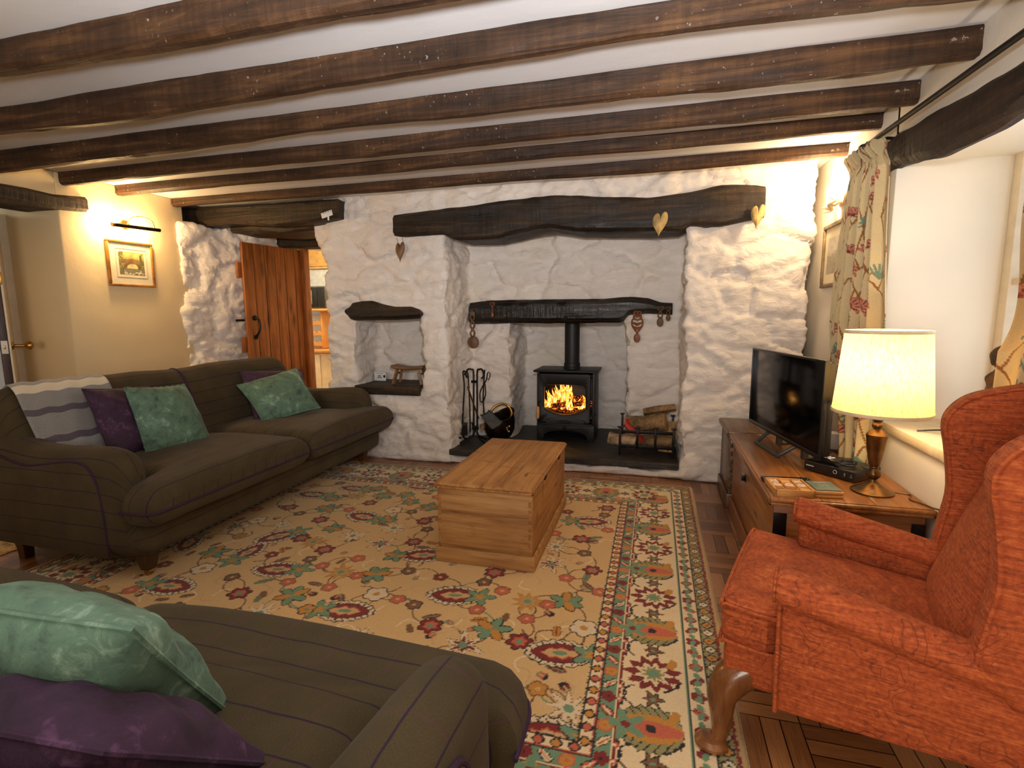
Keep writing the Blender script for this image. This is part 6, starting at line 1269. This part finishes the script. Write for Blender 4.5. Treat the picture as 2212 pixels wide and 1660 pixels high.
# ------------------------------------------------------------------ curtains
rx = .965
rod = thing('curtain_rod', 'thin black iron curtain rod above the deep window', 'curtain rod', (rx, 2.2, 2.03)); ra, rb_ = (rx, 3.06, 2.048), (rx, .95, 1.985)
obj('pole', MB().tube([ra, rb_], .0105, 12), M['iron'], rod); obj('finial', MB().lathe([(.010, 0), (.018, .004), (.019, .018), (.012, .026), (.001, .028)], ra, 14, axis=(0, 1, 0)), M['iron'], rod)
for y in (2.90, 1.1): z = 2.048+(y-3.06)*.03; obj('bracket', MB().tube([(XR, y, z-.01), (XR-.04, y, z-.004), (rx, y, z-.012)], .007, 8).box((XR-.004, y, z-.01), (.006, .03, .05), bev=.002), M['iron'], rod)
def curtain(name, label, left, right, zt, zb_, nf, amp, seed, W=1.25, px0=rx, grow=None):
    nz, ns = 340, 330; S, T = np.meshgrid(np.linspace(0, 1, ns), np.linspace(0, 1, nz)); Z = zt(S)+(zb_-zt(S))*T
    yl, yr = interp(left, -Z.ravel()).reshape(Z.shape), interp(right, -Z.ravel()).reshape(Z.shape); Y = yl+(yr-yl)*S
    ph = 2*PI*nf*S+.5*np.sin(T*3+seed)+.35*vn(np.stack([S.ravel()*3, T.ravel()*2, T.ravel()*0+seed], 1), 1., seed).reshape(S.shape)
    A = amp*(.55+.45*sm(.0, .12, T))*(.75+.5*sm(.2, 1, T)); Xc = px0+A*np.sin(ph)*(.8+.4*np.sin(S*9+seed))+A*.3*np.sin(2*ph+1); Y = Y+A*.55*np.cos(ph)
    pinch = np.exp(-((T-.065)/.022)**2); Xc = Xc-(.010*np.sin(ph)*pinch)+.016*np.exp(-((T-.02)/.02)**2)*np.sin(ph)
    Xc = np.minimum(Xc, XR-.012-.02*rng.random()) if grow is None else Xc+grow(T)
    # crewel pattern, drawn on the flat cloth
    u, v = S*W, T*(zt(S).mean()-zb_); C = np.ones(S.shape+(3,))*lin((206, 186, 142)); C *= (1+.05*rng.random(S.shape+(1,))); st, rd, pk, dk, tl_ = lin((138, 92, 48)), lin((156, 70, 52)), lin((200, 134, 106)), lin((88, 36, 42)), lin((112, 134, 114))
    rr = random.Random(seed)
    def stroke(pts, wd, col):
        pts = spl(pts, 46)
        i0, i1 = np.searchsorted(u[0], [pts[:, 0].min()-wd, pts[:, 0].max()+wd]); j0, j1 = np.searchsorted(v[:, 0], [pts[:, 1].min()-wd, pts[:, 1].max()+wd]); 
        if i1 <= i0 or j1 <= j0: return
        uu, vv = u[j0:j1, i0:i1], v[j0:j1, i0:i1]; d = np.full(uu.shape, 9.)
        for p in pts: d = np.minimum(d, np.hypot(uu-p[0], vv-p[1]))
        C[j0:j1, i0:i1][d < wd] = col
    def fan(cx, cy, rot, r):
        i0, i1 = np.searchsorted(u[0], [cx-1.3*r, cx+1.3*r]); j0, j1 = np.searchsorted(v[:, 0], [cy-1.3*r, cy+1.3*r]); uu, vv = u[j0:j1, i0:i1]-cx, v[j0:j1, i0:i1]-cy; rad = np.hypot(uu, vv); th = (np.arctan2(vv, uu)-rot+PI) % (2*PI)-PI
        ok = np.abs(th) < 1.75; lobe = r*(.78+.22*np.abs(np.cos(th*3.6))); t = np.abs((th/.50+.5) % 1.-.5); P = C[j0:j1, i0:i1]; P[ok & (rad < lobe)] = rd; P[ok & (rad < lobe*.90)] = pk; P[ok & (rad < lobe*.84) & (t < .16) & (rad > r*.28)] = dk; P[ok & (rad < r*.30)] = rd; P[ok & (rad < r*.18)] = dk
    def leafs(cx, cy, rot, r, col):
        for k in range(-3, 4): a = rot+k*.33; stroke([(cx, cy), (cx+.6*r*math.cos(a), cy+.6*r*math.sin(a)), (cx+r*math.cos(a*1.02), cy+r*math.sin(a*1.02))], .0045, col)
    vh = v.max()
    for k in range(13):
        cx = W*(k+.5)/13+rr.uniform(-.03, .03); cy = rr.uniform(0, .1); s = 1 if k % 2 else -1; pts = []
        while cy < vh+.1: pts.append((cx+s*rr.uniform(.015, .045), cy)); s = -s; cy += rr.uniform(.12, .19)
        for a in range(len(pts)-1): stroke([pts[a], ((pts[a][0]+pts[a+1][0])/2+rr.uniform(-.02, .02), (pts[a][1]+pts[a+1][1])/2), pts[a+1]], .0036, st)
        for p in pts[k % 2::1]:
            ch = rr.random(); d = rr.choice((-1, 1)); e = (p[0]+d*rr.uniform(.03, .06), p[1]+rr.uniform(-.05, .05))
            stroke([p, ((p[0]+e[0])/2, p[1]-.03), e], .004, st)
            if ch < .38: fan(*e, rr.uniform(-2.4, -.7), rr.uniform(.036, .052))
            elif ch < .62: leafs(*e, rr.uniform(-2.5, 2.5), rr.uniform(.045, .07), tl_)
            elif ch < .82:
                for q_ in range(3): a = -1.6+.7*(q_-1)+d*.3; stroke([e, (e[0]+.022*math.cos(a), e[1]+.022*math.sin(a)), (e[0]+.032*math.cos(a), e[1]+.032*math.sin(a))], .0065, rd); stroke([(e[0]+.012*math.cos(a), e[1]+.012*math.sin(a)), (e[0]+.026*math.cos(a), e[1]+.026*math.sin(a))], .003, pk)
            else: stroke([e, (e[0]+d*.03, e[1]-.03), (e[0]+d*.045, e[1]), (e[0]+d*.03, e[1]+.015), (e[0]+d*.018, e[1]+.004)], .0042, st)
    t = thing(name, label, 'curtain', (px0, float(Y.mean()), float(zt(.5)))); o = obj('drape', MB().grid(np.stack([Xc, Y, Z], -1)), M['crewel'], t); vcol(o, C.reshape(-1, 3)); md = o.modifiers.new('s', 'SOLIDIFY'); md.thickness = .004; return t, Xc, Y, Z
zt1 = lambda S: 2.035+.045*np.sin(PI*np.clip(S, 0, 1))*0+.02*(1-S)
c1_, Xc, Yc, Zc = curtain('curtain', 'cream crewel curtain with red flowers hanging left of the deep window, behind the lamp', [(-2.06, 3.33), (-1.95, 3.22), (-1.6, 3.30), (-1.17, 3.34), (-.95, 3.30), (-.75, 3.10), (-.60, 2.98), (-.52, 2.96)], [(-2.06, 2.86), (-1.9, 2.76), (-1.6, 2.74), (-1.19, 2.68), (-.9, 2.65), (-.7, 2.69), (-.52, 2.71)], zt1, .515, 6.5, .036, 4)
m = MB()
for k in range(9): s = int((k+.5)/9*229); m.tube([(rx+.016*math.cos(a), Yc[6, s], 2.046+.016*math.sin(a)-.006) for a in np.linspace(0, 2*PI, 15)[:-1]], .0022, 5, closed=True)
obj('curtain_hooks', m, M['iron'], c1_)
c2_, *_ = curtain('curtain', 'matching crewel curtain at the right edge of the photo, behind the wing chair', [(-2.0, 1.60), (-1.7, 1.74), (-1.41, 2.00), (-1.1, 2.28), (-.95, 2.29), (-.76, 2.28)], [(-2.0, 1.10), (-1.3, 1.2), (-1.0, 1.25), (-.76, 1.25)], lambda S: 2.0-.015*S, .755, 6, .030, 9, grow=lambda T: .255*sm(.22, .72, T))
# driftwood on the sill
dw = MB(); dp = [atX(px, py, 1.38) for px, py in ((2168, 852), (2160, 830), (2170, 808), (2172, 785), (2166, 765), (2176, 752))]; dw.tube(spl([tuple(p) for p in dp], 40), np.interp(np.linspace(0, 1, 40), [0, .3, .5, .65, .8, 1], [.055, .045, .03, .045, .03, .02]), 14)
V = np.array(dw.v); c = V.mean(0); N = fbm(V, 16., 4, 3)[:, None]; dw.v = [tuple(p) for p in V+(V-np.array([c[0], c[1], 0])*np.array([1, 1, 0])-np.array([0, 0, 1])*V*np.array([0, 0, 1]))*N*.5]
lowz = min(p[2] for p in dw.v); dw.v = [(p[0], p[1], ZS+(p[2]-lowz)*1.0+.001 if p[2] < 0.9 else p[2]) for p in dw.v]
tag(obj('driftwood', dw, M['driftwood'], loc=(1.38, 2.35, ZS)), 'rough brown driftwood piece on the window sill next to the right curtain', 'ornament')
